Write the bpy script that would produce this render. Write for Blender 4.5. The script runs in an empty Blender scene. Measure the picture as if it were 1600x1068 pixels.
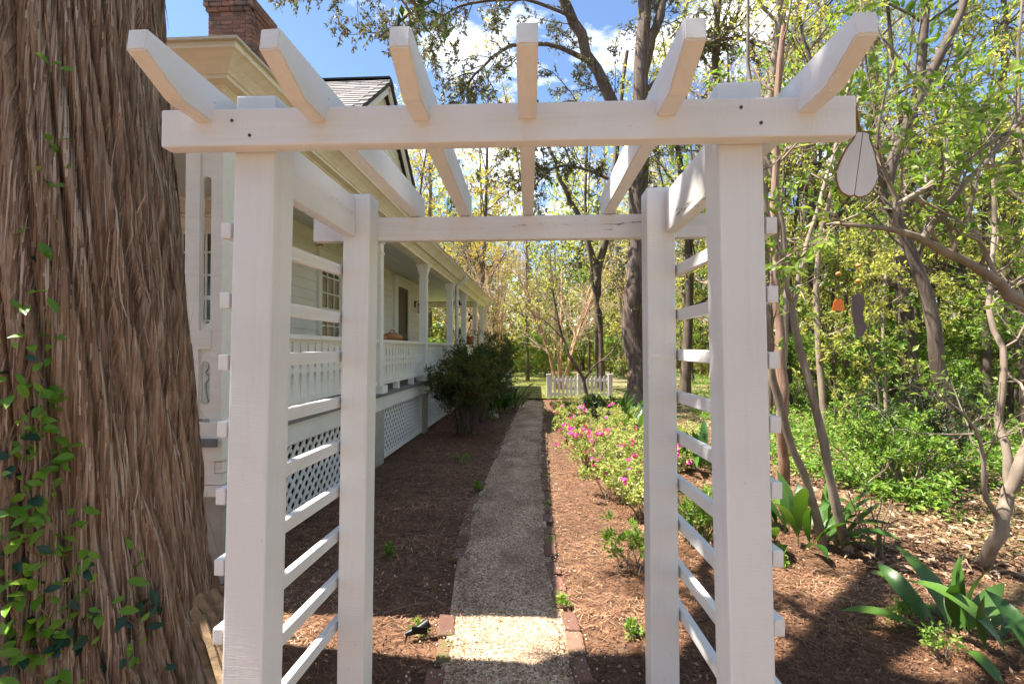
import bpy, bmesh, math, random
import numpy as np
from mathutils import Vector, Matrix
R = math.radians
scene = bpy.context.scene
COL = scene.collection

# ------------------------------------------------------------------ camera
CAM_H, FPX = 1.5, 780.0                      # eye height, focal length in pixels of a 1600 px wide frame
YAW, PIT = math.atan(43 / FPX), math.atan(11 / FPX)
cam_d = bpy.data.cameras.new('camera')
cam = bpy.data.objects.new('camera', cam_d); COL.objects.link(cam)
cam_d.sensor_width = 36; cam_d.lens = FPX / 1600 * 36; cam_d.clip_start = 0.02; cam_d.clip_end = 2000
cam.location = (0, 0, CAM_H); cam.rotation_euler = (R(90) + PIT, 0, YAW)
scene.camera = cam
# ------------------------------------------------------------------ sky, sun, exposure
SUN_TRAVEL = Vector((0.56, 0.015, -1.0)).normalized()     # the way sunlight travels: from the house side
sun_el = math.asin(-SUN_TRAVEL.z)
sun_az = math.atan2(-SUN_TRAVEL.x, -SUN_TRAVEL.y)         # clockwise from +Y, towards the sun
world = bpy.data.worlds.new('World'); scene.world = world; world.use_nodes = True
nt = world.node_tree; nt.nodes.clear()
wo = nt.nodes.new('ShaderNodeOutputWorld'); bg = nt.nodes.new('ShaderNodeBackground')
sky = nt.nodes.new('ShaderNodeTexSky'); sky.sky_type = 'NISHITA'; sky.sun_disc = False
sky.sun_elevation = sun_el; sky.sun_rotation = sun_az
sky.air_density = 1.0; sky.dust_density = 0.4; sky.altitude = 1500.0; sky.ozone_density = 3.0
tc = nt.nodes.new('ShaderNodeTexCoord'); mp = nt.nodes.new('ShaderNodeMapping'); mp.inputs['Scale'].default_value = (1, 1, 2.2)
mp.inputs['Location'].default_value = (2.3, 0.4, 0.3)
cn = nt.nodes.new('ShaderNodeTexNoise'); cn.inputs['Scale'].default_value = 2.3; cn.inputs['Detail'].default_value = 9; cn.inputs['Roughness'].default_value = 0.58
cr = nt.nodes.new('ShaderNodeValToRGB'); cr.color_ramp.elements[0].position = 0.53; cr.color_ramp.elements[1].position = 0.67
mx = nt.nodes.new('ShaderNodeMixRGB'); mx.inputs[2].default_value = (12.0, 11.8, 11.4, 1)
L = nt.links.new
L(tc.outputs['Generated'], mp.inputs['Vector']); L(mp.outputs[0], cn.inputs['Vector']); L(cn.outputs['Fac'], cr.inputs[0])
L(cr.outputs[0], mx.inputs[0]); L(sky.outputs[0], mx.inputs[1]); L(mx.outputs[0], bg.inputs[0]); L(bg.outputs[0], wo.inputs[0])
bg.inputs[1].default_value = 0.085
sl = bpy.data.lights.new('sun', 'SUN'); sl.energy = 5.0; sl.angle = R(0.53); sl.color = (1.0, 0.93, 0.82)
sun = bpy.data.objects.new('sun', sl); COL.objects.link(sun)
sun.rotation_euler = SUN_TRAVEL.to_track_quat('-Z', 'Y').to_euler(); sun.location = (-10, 0, 20)
scene.view_settings.view_transform = 'Standard'; scene.view_settings.look = 'None'
scene.view_settings.exposure = 1.85; scene.view_settings.gamma = 1.0
scene.render.engine = 'CYCLES'
try:
    scene.cycles.use_denoising = True; scene.cycles.max_bounces = 6; scene.cycles.use_adaptive_sampling = True; scene.cycles.adaptive_threshold = 0.025; scene.cycles.transparent_max_bounces = 6
    scene.cycles.diffuse_bounces = 4; scene.cycles.sample_clamp_indirect = 6
except Exception: pass

# ------------------------------------------------------------------ helpers
_fw = np.array([-math.sin(YAW) * math.cos(PIT), math.cos(YAW) * math.cos(PIT), math.sin(PIT)])
_rt = np.array([math.cos(YAW), math.sin(YAW), 0]); _up = np.cross(_rt, _fw)
def ray(x, y): return _fw + _rt * (x - 800) / FPX - _up * (y - 534) / FPX
def at(x, y, Y):                                  # the place seen at (x, y), Y metres up the path
    d = ray(x, y); p = d * Y / d[1]; return np.array([p[0], p[1], p[2] + CAM_H])
def gnd(x, y, z=0.0):                             # the place on the ground seen at (x, y)
    d = ray(x, y); p = d * (z - CAM_H) / d[2]; return np.array([p[0], p[1], z])

def wmat(o):
    m = o.matrix_parent_inverse @ o.matrix_basis if o.parent else o.matrix_basis.copy()
    return wmat(o.parent) @ m if o.parent else m
def par(o, p, keep=True):
    o.parent = p
    if keep: o.matrix_parent_inverse = wmat(p).inverted()
    return o
def tag(o, label=None, cat=None, group=None, kind=None):
    if label: o['label'] = label
    if cat: o['category'] = cat
    if group: o['group'] = group
    if kind: o['kind'] = kind
    return o
def empty(name, loc=(0, 0, 0), label=None, cat=None, group=None):
    o = bpy.data.objects.new(name, None); COL.objects.link(o); o.location = loc; o.empty_display_size = 0.1
    return tag(o, label, cat, group)
def link(name, me, mat=None, parent=None, keep=True):
    o = bpy.data.objects.new(name, me); COL.objects.link(o)
    if mat is not None and len(me.materials) == 0: me.materials.append(mat)
    if parent is not None: par(o, parent, keep)
    if name in ('twigs', 'branches', 'stems', 'stem', 'foliage', 'crown'): o['kind'] = 'stuff'      # leaves and twigs too small to pick apart
    return o
def copy_tree(o, parent=None):
    c = o.copy(); COL.objects.link(c)
    if parent is not None:
        c.parent = parent; c.matrix_parent_inverse = o.matrix_parent_inverse.copy()
    for ch in KIDS.get(o.name, []): copy_tree(ch, c)
    return c
KIDS = {}
def kid(parent, child): KIDS.setdefault(parent.name, []).append(child); return child

def meshq(name, V, F, rnd=None, smooth=False):      # numpy quads -> mesh
    me = bpy.data.meshes.new(name); V = np.asarray(V, np.float32).reshape(-1, 3); F = np.asarray(F, np.int32).reshape(-1, 4)
    me.vertices.add(len(V)); me.vertices.foreach_set('co', V.ravel())
    me.loops.add(F.size); me.loops.foreach_set('vertex_index', F.ravel())
    me.polygons.add(len(F)); me.polygons.foreach_set('loop_start', np.arange(0, F.size, 4, dtype=np.int32))
    try: me.polygons.foreach_set('loop_total', np.full(len(F), 4, np.int32))
    except Exception: pass
    me.polygons.foreach_set('use_smooth', np.full(len(F), bool(smooth)))
    if rnd is not None:
        a = me.attributes.new('rnd', 'FLOAT', 'FACE'); a.data.foreach_set('value', np.asarray(rnd, np.float32))
    me.update(calc_edges=True); return me
class Q:                                            # collects quads
    def __init__(s): s.V = []; s.F = []; s.R = []; s.n = 0
    def add(s, V, F, rnd=0.5):
        V = np.asarray(V, float).reshape(-1, 3); F = np.asarray(F, int).reshape(-1, 4)
        s.V.append(V); s.F.append(F + s.n); s.n += len(V)
        s.R.append(np.broadcast_to(np.asarray(rnd, float), (len(F),)).copy()); return s
    def box(s, x0, x1, y0, y1, z0, z1, rnd=0.5):
        V = [(x0,y0,z0),(x1,y0,z0),(x1,y1,z0),(x0,y1,z0),(x0,y0,z1),(x1,y0,z1),(x1,y1,z1),(x0,y1,z1)]
        return s.add(V, BOXF, rnd)
    def bar(s, p0, p1, w, h, up=(0, 0, 1), rnd=0.5):
        p0 = np.array(p0, float); p1 = np.array(p1, float); d = p1 - p0; d /= np.linalg.norm(d)
        u = np.array(up, float); sd = np.cross(d, u); sd /= np.linalg.norm(sd); u = np.cross(sd, d)
        V = [p + a * sd * w / 2 + b * u * h / 2 for p in (p0, p1) for a, b in ((-1,-1),(1,-1),(1,1),(-1,1))]
        return s.add(V, [(0,1,2,3),(7,6,5,4),(0,4,5,1),(1,5,6,2),(2,6,7,3),(3,7,4,0)], rnd)
    def tube(s, P, Rr, n=6, rnd=0.5):
        V, F = tubes(np.asarray(P, float)[None], np.asarray(Rr, float)[None], n); return s.add(V, F, rnd)
    def mesh(s, name, smooth=False):
        return meshq(name, np.concatenate(s.V), np.concatenate(s.F), np.concatenate(s.R), smooth)
BOXF = [(0,3,2,1),(4,5,6,7),(0,1,5,4),(1,2,6,5),(2,3,7,6),(3,0,4,7)]
def nrm(v): return v / np.maximum(np.linalg.norm(v, axis=-1, keepdims=True), 1e-9)
def tubes(P, Rr, n=5):                              # P [T,K,3], Rr [T,K]
    T, K, _ = P.shape; d = np.empty_like(P); d[:, 1:-1] = P[:, 2:] - P[:, :-2]; d[:, 0] = P[:, 1] - P[:, 0]; d[:, -1] = P[:, -1] - P[:, -2]
    d = nrm(d); ref = np.zeros_like(d); m = np.abs(d[:, :1, 2]) > 0.8
    ref[..., 0] = np.where(m, 1, 0); ref[..., 2] = np.where(m, 0, 1)
    a = nrm(np.cross(d, ref)); b = np.cross(d, a); th = np.arange(n) / n * 2 * np.pi
    V = P[:, :, None] + Rr[:, :, None, None] * (np.cos(th)[:, None] * a[:, :, None] + np.sin(th)[:, None] * b[:, :, None])
    i = np.arange(T)[:, None, None] * K * n + np.arange(K - 1)[None, :, None] * n; j = np.arange(n)[None, None]; j2 = (j + 1) % n
    F = np.stack([i + j, i + j2, i + n + j2, i + n + j], -1).reshape(-1, 4)
    return V.reshape(-1, 3), F
def spline(pts, K):                                 # smooth polyline through pts, resampled to K
    pts = np.asarray(pts, float); n = len(pts); t = np.linspace(0, n - 1, K); i = np.clip(t.astype(int), 0, n - 2); f = (t - i)[:, None]
    g = lambda k: pts[np.clip(k, 0, n - 1)]
    p0, p1, p2, p3 = g(i - 1), g(i), g(i + 1), g(i + 2)
    return 0.5 * (2*p1 + (p2 - p0)*f + (2*p0 - 5*p1 + 4*p2 - p3)*f*f + (3*p1 - p0 - 3*p2 + p3)*f**3)
def grow(rng, P, Rr, n, t0, t1, ln, ang, up=0.0, wig=0.15, K=5, rs=0.5, tip=0.25, shorter=0.4):
    T, K0, _ = P.shape; N = T * n; pi = np.repeat(np.arange(T), n)
    t = rng.uniform(t0, t1, N); u = t * (K0 - 1); i = np.clip(u.astype(int), 0, K0 - 2); f = (u - i)[:, None]
    a, b = P[pi, i], P[pi, i + 1]; p = a + (b - a) * f; tan = nrm(b - a); r = Rr[pi, i] * (1 - f[:, 0]) + Rr[pi, i + 1] * f[:, 0]
    pe = nrm(np.cross(tan, rng.normal(size=(N, 3)))); an = ang * rng.uniform(0.6, 1.3, N)[:, None]
    d = nrm(np.cos(an) * tan + np.sin(an) * pe); l = ln * rng.uniform(0.55, 1.15, N) * (1 - shorter * t)
    out = np.empty((N, K, 3)); out[:, 0] = p
    for k in range(1, K):
        d = nrm(d + np.array([0, 0, up]) + wig * rng.normal(size=(N, 3))); out[:, k] = out[:, k - 1] + d * (l / (K - 1))[:, None]
    r0 = r * rs; return out, r0[:, None] * np.linspace(1, tip, K)[None]
def leaves(rng, P, n, ll, lw, t0=0.2, out=0.9, upn=0.8, jit=0.02, droop=0.0):   # diamond leaves along twigs
    T, K, _ = P.shape; N = T * n; pi = np.repeat(np.arange(T), n); u = rng.uniform(t0, 1, N) * (K - 1); i = np.clip(u.astype(int), 0, K - 2); f = (u - i)[:, None]
    a, b = P[pi, i], P[pi, i + 1]; p = a + (b - a) * f + rng.normal(size=(N, 3)) * jit
    d = nrm(nrm(b - a) * 0.6 + out * rng.normal(size=(N, 3)) * 0.6 + np.array([0, 0, -droop])); return leafq(rng, p, d, ll, lw, upn)
def leafq(rng, p, d, ll, lw, upn=0.8):
    N = len(p); nn = nrm(rng.normal(size=(N, 3)) * 0.6 + np.array([0, 0, upn])); s = nrm(np.cross(d, nn)); nn = np.cross(s, d)
    l = (ll * rng.uniform(0.6, 1.25, N))[:, None]; w = (lw * rng.uniform(0.7, 1.2, N))[:, None]
    V = np.stack([p, p + d*l*0.45 + s*w*0.5 + nn*w*0.15, p + d*l - nn*l*0.08, p + d*l*0.45 - s*w*0.5 + nn*w*0.15], 1)
    F = np.arange(N * 4).reshape(N, 4); return V.reshape(-1, 3), F, rng.random(N)
_VN = {}
def vnoise(u, v, seed, pu=None):                    # smooth 2D value noise, periodic in u when pu is given
    g = _VN.setdefault(seed, np.random.default_rng(seed).random((512, 512)))
    iu, iv = np.floor(u).astype(int), np.floor(v).astype(int); fu, fv = u - iu, v - iv; fu = fu*fu*(3-2*fu); fv = fv*fv*(3-2*fv)
    M = pu or 512; a = iu % M; b = (iu + 1) % M; c = iv % 512; e = (iv + 1) % 512
    return (g[a, c]*(1-fu) + g[b, c]*fu)*(1-fv) + (g[a, e]*(1-fu) + g[b, e]*fu)*fv
def bm_obj(name, bm, mat, parent=None, smooth=False, keep=True):
    me = bpy.data.meshes.new(name); bm.to_mesh(me); bm.free()
    if smooth:
        for p in me.polygons: p.use_smooth = True
    return link(name, me, mat, parent, keep)
def board(name, p0, p1, w, h, mat, parent, bevel=0.004, up=(0, 0, 1), sub=0):   # a sawn board: long axis local X
    p0 = Vector(p0); p1 = Vector(p1); d = p1 - p0; ln = d.length; d.normalize(); u = Vector(up); s = u.cross(d).normalized(); u = d.cross(s)
    bm = bmesh.new(); bmesh.ops.create_cube(bm, size=1); bmesh.ops.scale(bm, vec=(ln, w, h), verts=bm.verts)
    if bevel: bmesh.ops.bevel(bm, geom=list(bm.edges), offset=bevel, segments=2, affect='EDGES', profile=0.6)
    o = bm_obj(name, bm, mat)
    m = Matrix((d, s, u)).transposed().to_4x4(); m.translation = (p0 + p1) / 2; o.matrix_basis = m
    if parent is not None: par(o, parent)
    return o
def prism(outline, t):                              # outline in local x,z; thickness t along y
    n = len(outline); bm = bmesh.new()
    a = [bm.verts.new((x, -t/2, z)) for x, z in outline]; b = [bm.verts.new((x, t/2, z)) for x, z in outline]
    bm.faces.new(a); bm.faces.new(b[::-1])
    for i in range(n): bm.faces.new((a[i], b[i], b[(i+1) % n], a[(i+1) % n]))
    bmesh.ops.recalc_face_normals(bm, faces=bm.faces); return bm

# ------------------------------------------------------------------ materials
def mat(name):
    m = bpy.data.materials.new(name); m.use_nodes = True; n = m.node_tree; n.nodes.clear()
    o = n.nodes.new('ShaderNodeOutputMaterial'); b = n.nodes.new('ShaderNodeBsdfPrincipled'); n.links.new(b.outputs[0], o.inputs[0])
    return m, n, b, o
def nd(n, t, **kw):
    x = n.nodes.new('ShaderNode' + t)
    for k, v in kw.items():
        if k in x.inputs: x.inputs[k].default_value = v
        else: setattr(x, k, v)
    return x
def noise(n, sc, vec=None, scale=(1, 1, 1), detail=5, rough=0.6, dist=0.0):
    t = nd(n, 'TexNoise', Scale=sc, Detail=detail, Roughness=rough, Distortion=dist)
    if vec is not None:
        m = nd(n, 'Mapping', Scale=scale); n.links.new(vec, m.inputs['Vector']); n.links.new(m.outputs[0], t.inputs['Vector'])
    return t.outputs['Fac']
def ramp(n, fac, stops):
    r = n.nodes.new('ShaderNodeValToRGB'); e = r.color_ramp.elements
    while len(e) < len(stops): e.new(0.5)
    for x, (p, c) in zip(e, stops): x.position = p; x.color = (*c, 1)
    n.links.new(fac, r.inputs[0]); return r.outputs[0]
def mixc(n, fac, a, b, mode='MIX'):
    m = nd(n, 'MixRGB', blend_type=mode)
    for i, v in enumerate((fac, a, b)):
        if hasattr(v, 'is_output'): n.links.new(v, m.inputs[i])
        else: m.inputs[i].default_value = v if i == 0 else (*v, 1)
    return m.outputs[0]
def bump(n, b, h, strength=0.4, dist=0.01):
    x = nd(n, 'Bump', Strength=strength, Distance=dist); n.links.new(h, x.inputs['Height']); n.links.new(x.outputs[0], b.inputs['Normal'])
def coord(n, which='Object'): return n.nodes.new('ShaderNodeTexCoord').outputs[which]
def pos(n): return n.nodes.new('ShaderNodeNewGeometry').outputs['Position']

def paint(name, col, dirt=(0.45, 0.42, 0.34), amt=0.35, chip=0.0, rough=0.5, world=False):
    m, n, b, o = mat(name); v = pos(n) if world else coord(n)
    big = noise(n, 3.0, v, detail=6); c = mixc(n, ramp(n, big, [(0.45, (0,)*3), (0.8, (amt,)*3)]), col, dirt)
    sp = noise(n, 42.0, v, (0.5, 1, 1), detail=3); c = mixc(n, ramp(n, sp, [(0.70, (0,)*3), (0.76, (0.55,)*3)]), c, (0.20, 0.17, 0.13))
    if chip:
        ch = noise(n, 9.0, v, (0.35, 3, 3), detail=9, rough=0.72); c = mixc(n, ramp(n, ch, [(chip, (0,)*3), (chip + 0.015, (1,)*3)]), c, (0.10, 0.075, 0.055))
    st = noise(n, 16.0, v, (0.06, 1.4, 1.4), detail=6, rough=0.7); c = mixc(n, ramp(n, st, [(0.5, (0,)*3), (0.78, (0.5,)*3)]), c, dirt)
    n.links.new(c, b.inputs['Base Color']); b.inputs['Roughness'].default_value = rough
    g1 = noise(n, 30.0, v, (0.12, 1, 1), detail=6); g2 = noise(n, 90.0, v, (2.2, 0.25, 0.25), detail=2)
    ad = nd(n, 'Math', operation='ADD'); n.links.new(g1, ad.inputs[0]); n.links.new(g2, ad.inputs[1]); bump(n, b, ad.outputs[0], 0.22, 0.004); return m
def plain(name, col, rough=0.6, metal=0.0, var=0.25, sc=12.0, bmp=0.2):
    m, n, b, o = mat(name); f = noise(n, sc, coord(n), detail=5)
    c = mixc(n, f, tuple(x * (1 - var) for x in col), tuple(min(1, x * (1 + var)) for x in col)); n.links.new(c, b.inputs['Base Color'])
    b.inputs['Roughness'].default_value = rough; b.inputs['Metallic'].default_value = metal
    if bmp: bump(n, b, f, bmp, 0.004)
    return m
def leafmat(name, cols, trans=0.45, rough=0.45, tint=None):
    m, n, b, o = mat(name); a = nd(n, 'Attribute', attribute_name='rnd'); oi = n.nodes.new('ShaderNodeObjectInfo')
    ad = nd(n, 'Math', operation='ADD'); mu = nd(n, 'Math', operation='MULTIPLY'); mu.inputs[1].default_value = 0.3
    n.links.new(oi.outputs['Random'], mu.inputs[0]); n.links.new(a.outputs['Fac'], ad.inputs[0]); n.links.new(mu.outputs[0], ad.inputs[1])
    sc = nd(n, 'Math', operation='MULTIPLY'); sc.inputs[1].default_value = 0.77; n.links.new(ad.outputs[0], sc.inputs[0])
    k = len(cols) - 1; c = ramp(n, sc.outputs[0], [(i / k, x) for i, x in enumerate(cols)])
    n.links.new(c, b.inputs['Base Color']); b.inputs['Roughness'].default_value = rough; b.inputs['Specular IOR Level'].default_value = 0.35
    t = n.nodes.new('ShaderNodeBsdfTranslucent'); n.links.new(mixc(n, 1.0, c, (1.25, 1.2, 0.7), 'MULTIPLY'), t.inputs[0])
    mxs = n.nodes.new('ShaderNodeMixShader'); mxs.inputs[0].default_value = trans
    n.links.new(b.outputs[0], mxs.inputs[1]); n.links.new(t.outputs[0], mxs.inputs[2]); n.links.new(mxs.outputs[0], o.inputs[0]); return m
def barkmat(name, cols, sc=(14, 14, 1.6), bs=0.6, dist=0.02, world=False):
    m, n, b, o = mat(name); v = pos(n) if world else coord(n); f = noise(n, 1.0, v, sc, detail=8, rough=0.65, dist=0.6); g = noise(n, 2.2, v, detail=4)
    c = ramp(n, f, [(0.25, cols[0]), (0.5, cols[1]), (0.68, cols[2])]); c = mixc(n, ramp(n, g, [(0.4, (0,)*3), (0.75, (0.45,)*3)]), c, cols[3] if len(cols) > 3 else cols[2])
    n.links.new(c, b.inputs['Base Color']); b.inputs['Roughness'].default_value = 0.85; bump(n, b, f, bs, dist); return m

M = {}
M['white'] = paint('white_paint', (0.72, 0.72, 0.71), (0.55, 0.53, 0.47), 0.42, 0.74)
M['white_worn'] = paint('worn_white_paint', (0.71, 0.71, 0.70), (0.49, 0.47, 0.42), 0.5, 0.62)
M['cream'] = paint('cream_house_paint', (0.78, 0.755, 0.68), (0.6, 0.54, 0.40), 0.3, world=True)
M['cornice'] = paint('stained_cornice_paint', (0.86, 0.81, 0.65), (0.50, 0.43, 0.26), 0.5, 0.75, world=True)
M['ceiling'] = paint('porch_ceiling_paint', (0.62, 0.66, 0.68), (0.55, 0.57, 0.57), 0.3, world=True)
M['shade_in'] = plain('crawlspace_shade', (0.03, 0.027, 0.022), 0.9)  # near black: the shade beneath the porch put into the colour
M['stucco'] = plain('grey_stucco_pier', (0.36, 0.33, 0.27), 0.9, var=0.35, sc=9, bmp=0.5)
M['door'] = plain('dark_wood_door', (0.06, 0.045, 0.035), 0.5)
M['iron'] = plain('black_iron', (0.02, 0.02, 0.02), 0.45, 0.6)
M['metal_w'] = plain('painted_downspout', (0.66, 0.65, 0.61), 0.4)
M['terracotta'] = plain('red_glazed_pot', (0.22, 0.05, 0.03), 0.4)
M['straw'] = plain('woven_straw', (0.35, 0.16, 0.06), 0.8)
M['log'] = barkmat('split_log_wood', [(0.05, 0.03, 0.016), (0.16, 0.10, 0.05), (0.27, 0.18, 0.095), (0.12, 0.075, 0.04)], (20, 20, 20), 0.5)
def glassmat(name, col, rough=0.08):
    m, n, b, o = mat(name); v = coord(n); f = noise(n, 2.5, v, (1, 1, 0.4), detail=3)
    n.links.new(ramp(n, f, [(0.35, tuple(x*0.3 for x in col)), (0.65, col)]), b.inputs['Base Color']); b.inputs['Roughness'].default_value = rough
    b.inputs['Specular IOR Level'].default_value = 0.8; return m
M['pane'] = glassmat('old_window_glass', (0.10, 0.10, 0.07))
def roofmat():
    m, n, b, o = mat('asphalt_shingle'); a = nd(n, 'Attribute', attribute_name='rnd'); f = noise(n, 60, pos(n))
    c = ramp(n, a.outputs['Fac'], [(0, (0.13, 0.10, 0.09)), (0.5, (0.22, 0.18, 0.16)), (1, (0.30, 0.25, 0.22))]); n.links.new(mixc(n, 0.35, c, f), b.inputs['Base Color'])
    b.inputs['Roughness'].default_value = 0.95; return m
M['roof'] = roofmat()
def brickmat(name, moss):
    m, n, b, o = mat(name); oi = n.nodes.new('ShaderNodeObjectInfo'); v = pos(n); f = noise(n, 38, v, detail=6)
    c = ramp(n, oi.outputs['Random'], [(0, (0.11, 0.05, 0.035)), (0.4, (0.19, 0.085, 0.055)), (0.7, (0.24, 0.12, 0.08)), (1, (0.15, 0.09, 0.07))])
    c = mixc(n, ramp(n, f, [(0.4, (0,)*3), (0.75, (0.7,)*3)]), c, (0.12, 0.08, 0.06))
    g = noise(n, 1.6 if moss else 2.4, v, detail=7)
    c = mixc(n, ramp(n, g, [(0.50, (0,)*3), (0.62, (0.85,)*3)]), c, (0.10, 0.115, 0.02) if moss else (0.06, 0.05, 0.045))
    n.links.new(c, b.inputs['Base Color']); b.inputs['Roughness'].default_value = 0.9; bump(n, b, f, 0.6, 0.006); return m
M['brick'] = brickmat('mossy_edging_brick', True); M['chimney'] = brickmat('chimney_brick', False)
M['mortar'] = plain('old_mortar', (0.24, 0.20, 0.17), 0.95, sc=30)
def groundmat():
    m, n, b, o = mat('forest_floor'); v = pos(n); f1 = noise(n, 9, v, detail=9, rough=0.7); f2 = noise(n, 0.55, v, detail=5); f3 = noise(n, 55, v, detail=4)
    mul = ramp(n, f1, [(0.3, (0.034, 0.015, 0.007)), (0.5, (0.105, 0.047, 0.022)), (0.7, (0.21, 0.108, 0.056))])
    mul = mixc(n, ramp(n, f3, [(0.45, (0,)*3), (0.72, (0.55,)*3)]), mul, (0.22, 0.135, 0.085))
    gr = ramp(n, f1, [(0.3, (0.03, 0.05, 0.012)), (0.55, (0.10, 0.14, 0.03)), (0.75, (0.22, 0.17, 0.09))])
    sx = nd(n, 'SeparateXYZ'); n.links.new(v, sx.inputs[0])
    # planted green side begins past the bed on the right, and beyond the path's end
    a1 = nd(n, 'Math', operation='ADD'); n.links.new(sx.outputs[0], a1.inputs[0]); mm = nd(n, 'Math', operation='MULTIPLY'); mm.inputs[1].default_value = 3.2; n.links.new(f2, mm.inputs[0]); n.links.new(mm.outputs[0], a1.inputs[1]); yr = nd(n, 'MapRange'); yr.inputs[1].default_value = 15.0; yr.inputs[2].default_value = 19.0; yr.inputs[4].default_value = 30.0; n.links.new(sx.outputs[1], yr.inputs[0]); a2 = nd(n, 'Math', operation='ADD'); n.links.new(a1.outputs[0], a2.inputs[0]); n.links.new(yr.outputs[0], a2.inputs[1]); a1 = a2
    r1 = nd(n, 'MapRange'); r1.inputs[1].default_value = 4.6; r1.inputs[2].default_value = 5.6; n.links.new(a1.outputs[0], r1.inputs[0]); r1.inputs[1].default_value = 4.1; r1.inputs[2].default_value = 5.0
    c = mixc(n, r1.outputs[0], mul, mixc(n, ramp(n, f2, [(0.42, (0,)*3), (0.6, (1,)*3)]), gr, (0.26, 0.17, 0.105)))
    n.links.new(c, b.inputs['Base Color']); b.inputs['Roughness'].default_value = 0.95; bump(n, b, f1, 0.8, 0.03); return m
M['ground'] = groundmat()
def gravelmat():
    m, n, b, o = mat('pea_gravel'); v = pos(n); vo = nd(n, 'TexVoronoi', Scale=95.0); n.links.new(v, vo.inputs['Vector']); f = noise(n, 3.2, v, (1, .6, 1), detail=8, rough=.68)
    sx = nd(n, 'SeparateColor'); n.links.new(vo.outputs['Color'], sx.inputs[0])
    c = ramp(n, sx.outputs[0], [(0, (0.20, 0.115, 0.062)), (0.35, (0.43, 0.285, 0.175)), (0.75, (0.62, 0.445, 0.295)), (1, (0.80, 0.64, 0.47))])
    c = mixc(n, ramp(n, f, [(0.42, (0,)*3), (0.68, (0.8,)*3)]), c, (0.13, 0.08, 0.045)); n.links.new(c, b.inputs['Base Color'])
    b.inputs['Roughness'].default_value = 0.9; bump(n, b, vo.outputs['Distance'], 0.9, 0.008); return m
M['gravel'] = gravelmat()
def rndmat(name, cols, rough=0.85, bmp=0):
    m, n, b, o = mat(name); a = nd(n, 'Attribute', attribute_name='rnd'); k = len(cols) - 1
    n.links.new(ramp(n, a.outputs['Fac'], [(i / k, x) for i, x in enumerate(cols)]), b.inputs['Base Color']); b.inputs['Roughness'].default_value = rough; return m
M['pebble'] = rndmat('gravel_stone', [(0.14, 0.085, 0.05), (0.36, 0.25, 0.165), (0.52, 0.395, 0.28), (0.74, 0.62, 0.49)])
M['straw_needle'] = rndmat('pine_straw_needle', [(0.055, 0.023, 0.010), (0.14, 0.060, 0.027), (0.25, 0.118, 0.056), (0.50, 0.32, 0.19)])
M['litter'] = rndmat('dead_leaf', [(0.05, 0.022, 0.012), (0.15, 0.075, 0.04), (0.30, 0.18, 0.105), (0.45, 0.32, 0.22)])
M['twig'] = plain('dry_twig', (0.22, 0.14, 0.09), 0.9)
M['cedar'] = None
M['bark_dark'] = barkmat('dark_bark', [(0.025, 0.018, 0.013), (0.085, 0.06, 0.045), (0.17, 0.13, 0.10)], (9, 9, 1.5), 0.8, 0.03)
M['bark_grey'] = barkmat('grey_smooth_bark', [(0.10, 0.075, 0.055), (0.24, 0.185, 0.14), (0.36, 0.30, 0.24), (0.16, 0.12, 0.09)], (9, 9, 3), 0.35, 0.01)
M['bark_tan'] = barkmat('tan_peeling_bark', [(0.20, 0.11, 0.06), (0.42, 0.25, 0.14), (0.55, 0.38, 0.25)], (8, 8, 2), 0.3, 0.01)
M['bark_red'] = barkmat('red_cedar_bark', [(0.07, 0.035, 0.022), (0.19, 0.105, 0.07), (0.33, 0.22, 0.165)], (16, 16, 1.2), 0.8, 0.03)
M['bark_cedar2'] = barkmat('grey_cedar_bark', [(0.025, 0.016, 0.012), (0.10, 0.068, 0.052), (0.22, 0.165, 0.135)], (14, 14, 1.4), 0.9, 0.04)
M['twig_pale'] = plain('pale_twig', (0.38, 0.28, 0.20), 0.9, bmp=0)
M['lf_spring'] = leafmat('spring_leaf', [(0.19, 0.26, 0.05), (0.36, 0.40, 0.09), (0.50, 0.50, 0.15), (0.62, 0.57, 0.25)], 0.58)
M['lf_gold'] = leafmat('golden_new_leaf', [(0.40, 0.30, 0.05), (0.52, 0.40, 0.08), (0.58, 0.48, 0.14), (0.42, 0.42, 0.09)], 0.45)
M['lf_green'] = leafmat('fresh_green_leaf', [(0.07, 0.155, 0.025), (0.14, 0.26, 0.04), (0.24, 0.36, 0.06), (0.37, 0.44, 0.11)], 0.52)
M['lf_dark'] = leafmat('evergreen_leaf', [(0.015, 0.035, 0.012), (0.03, 0.06, 0.018), (0.055, 0.085, 0.025), (0.09, 0.11, 0.035)], 0.25)
M['lf_cedar'] = leafmat('cedar_spray', [(0.045, 0.055, 0.030), (0.09, 0.10, 0.05), (0.16, 0.15, 0.07), (0.26, 0.20, 0.09)], 0.25)
M['lf_nandina'] = leafmat('nandina_leaf', [(0.03, 0.06, 0.014), (0.06, 0.105, 0.02), (0.11, 0.14, 0.03), (0.20, 0.10, 0.04)], 0.4)
M['lf_azalea'] = leafmat('azalea_leaf', [(0.14, 0.25, 0.04), (0.29, 0.38, 0.08), (0.46, 0.49, 0.16), (0.62, 0.58, 0.30)], 0.4)
M['lf_vine'] = leafmat('vine_leaf_bright', [(0.08, 0.20, 0.02), (0.15, 0.31, 0.03), (0.24, 0.38, 0.04)], 0.4, 0.35)
M['lf_vine2'] = leafmat('vine_leaf_dark', [(0.012, 0.035, 0.022), (0.02, 0.06, 0.035), (0.035, 0.085, 0.04)], 0.2, 0.35)
M['lf_cover'] = leafmat('ground_cover_leaf', [(0.05, 0.13, 0.02), (0.11, 0.23, 0.03), (0.20, 0.33, 0.045), (0.36, 0.42, 0.10)], 0.4)
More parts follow.
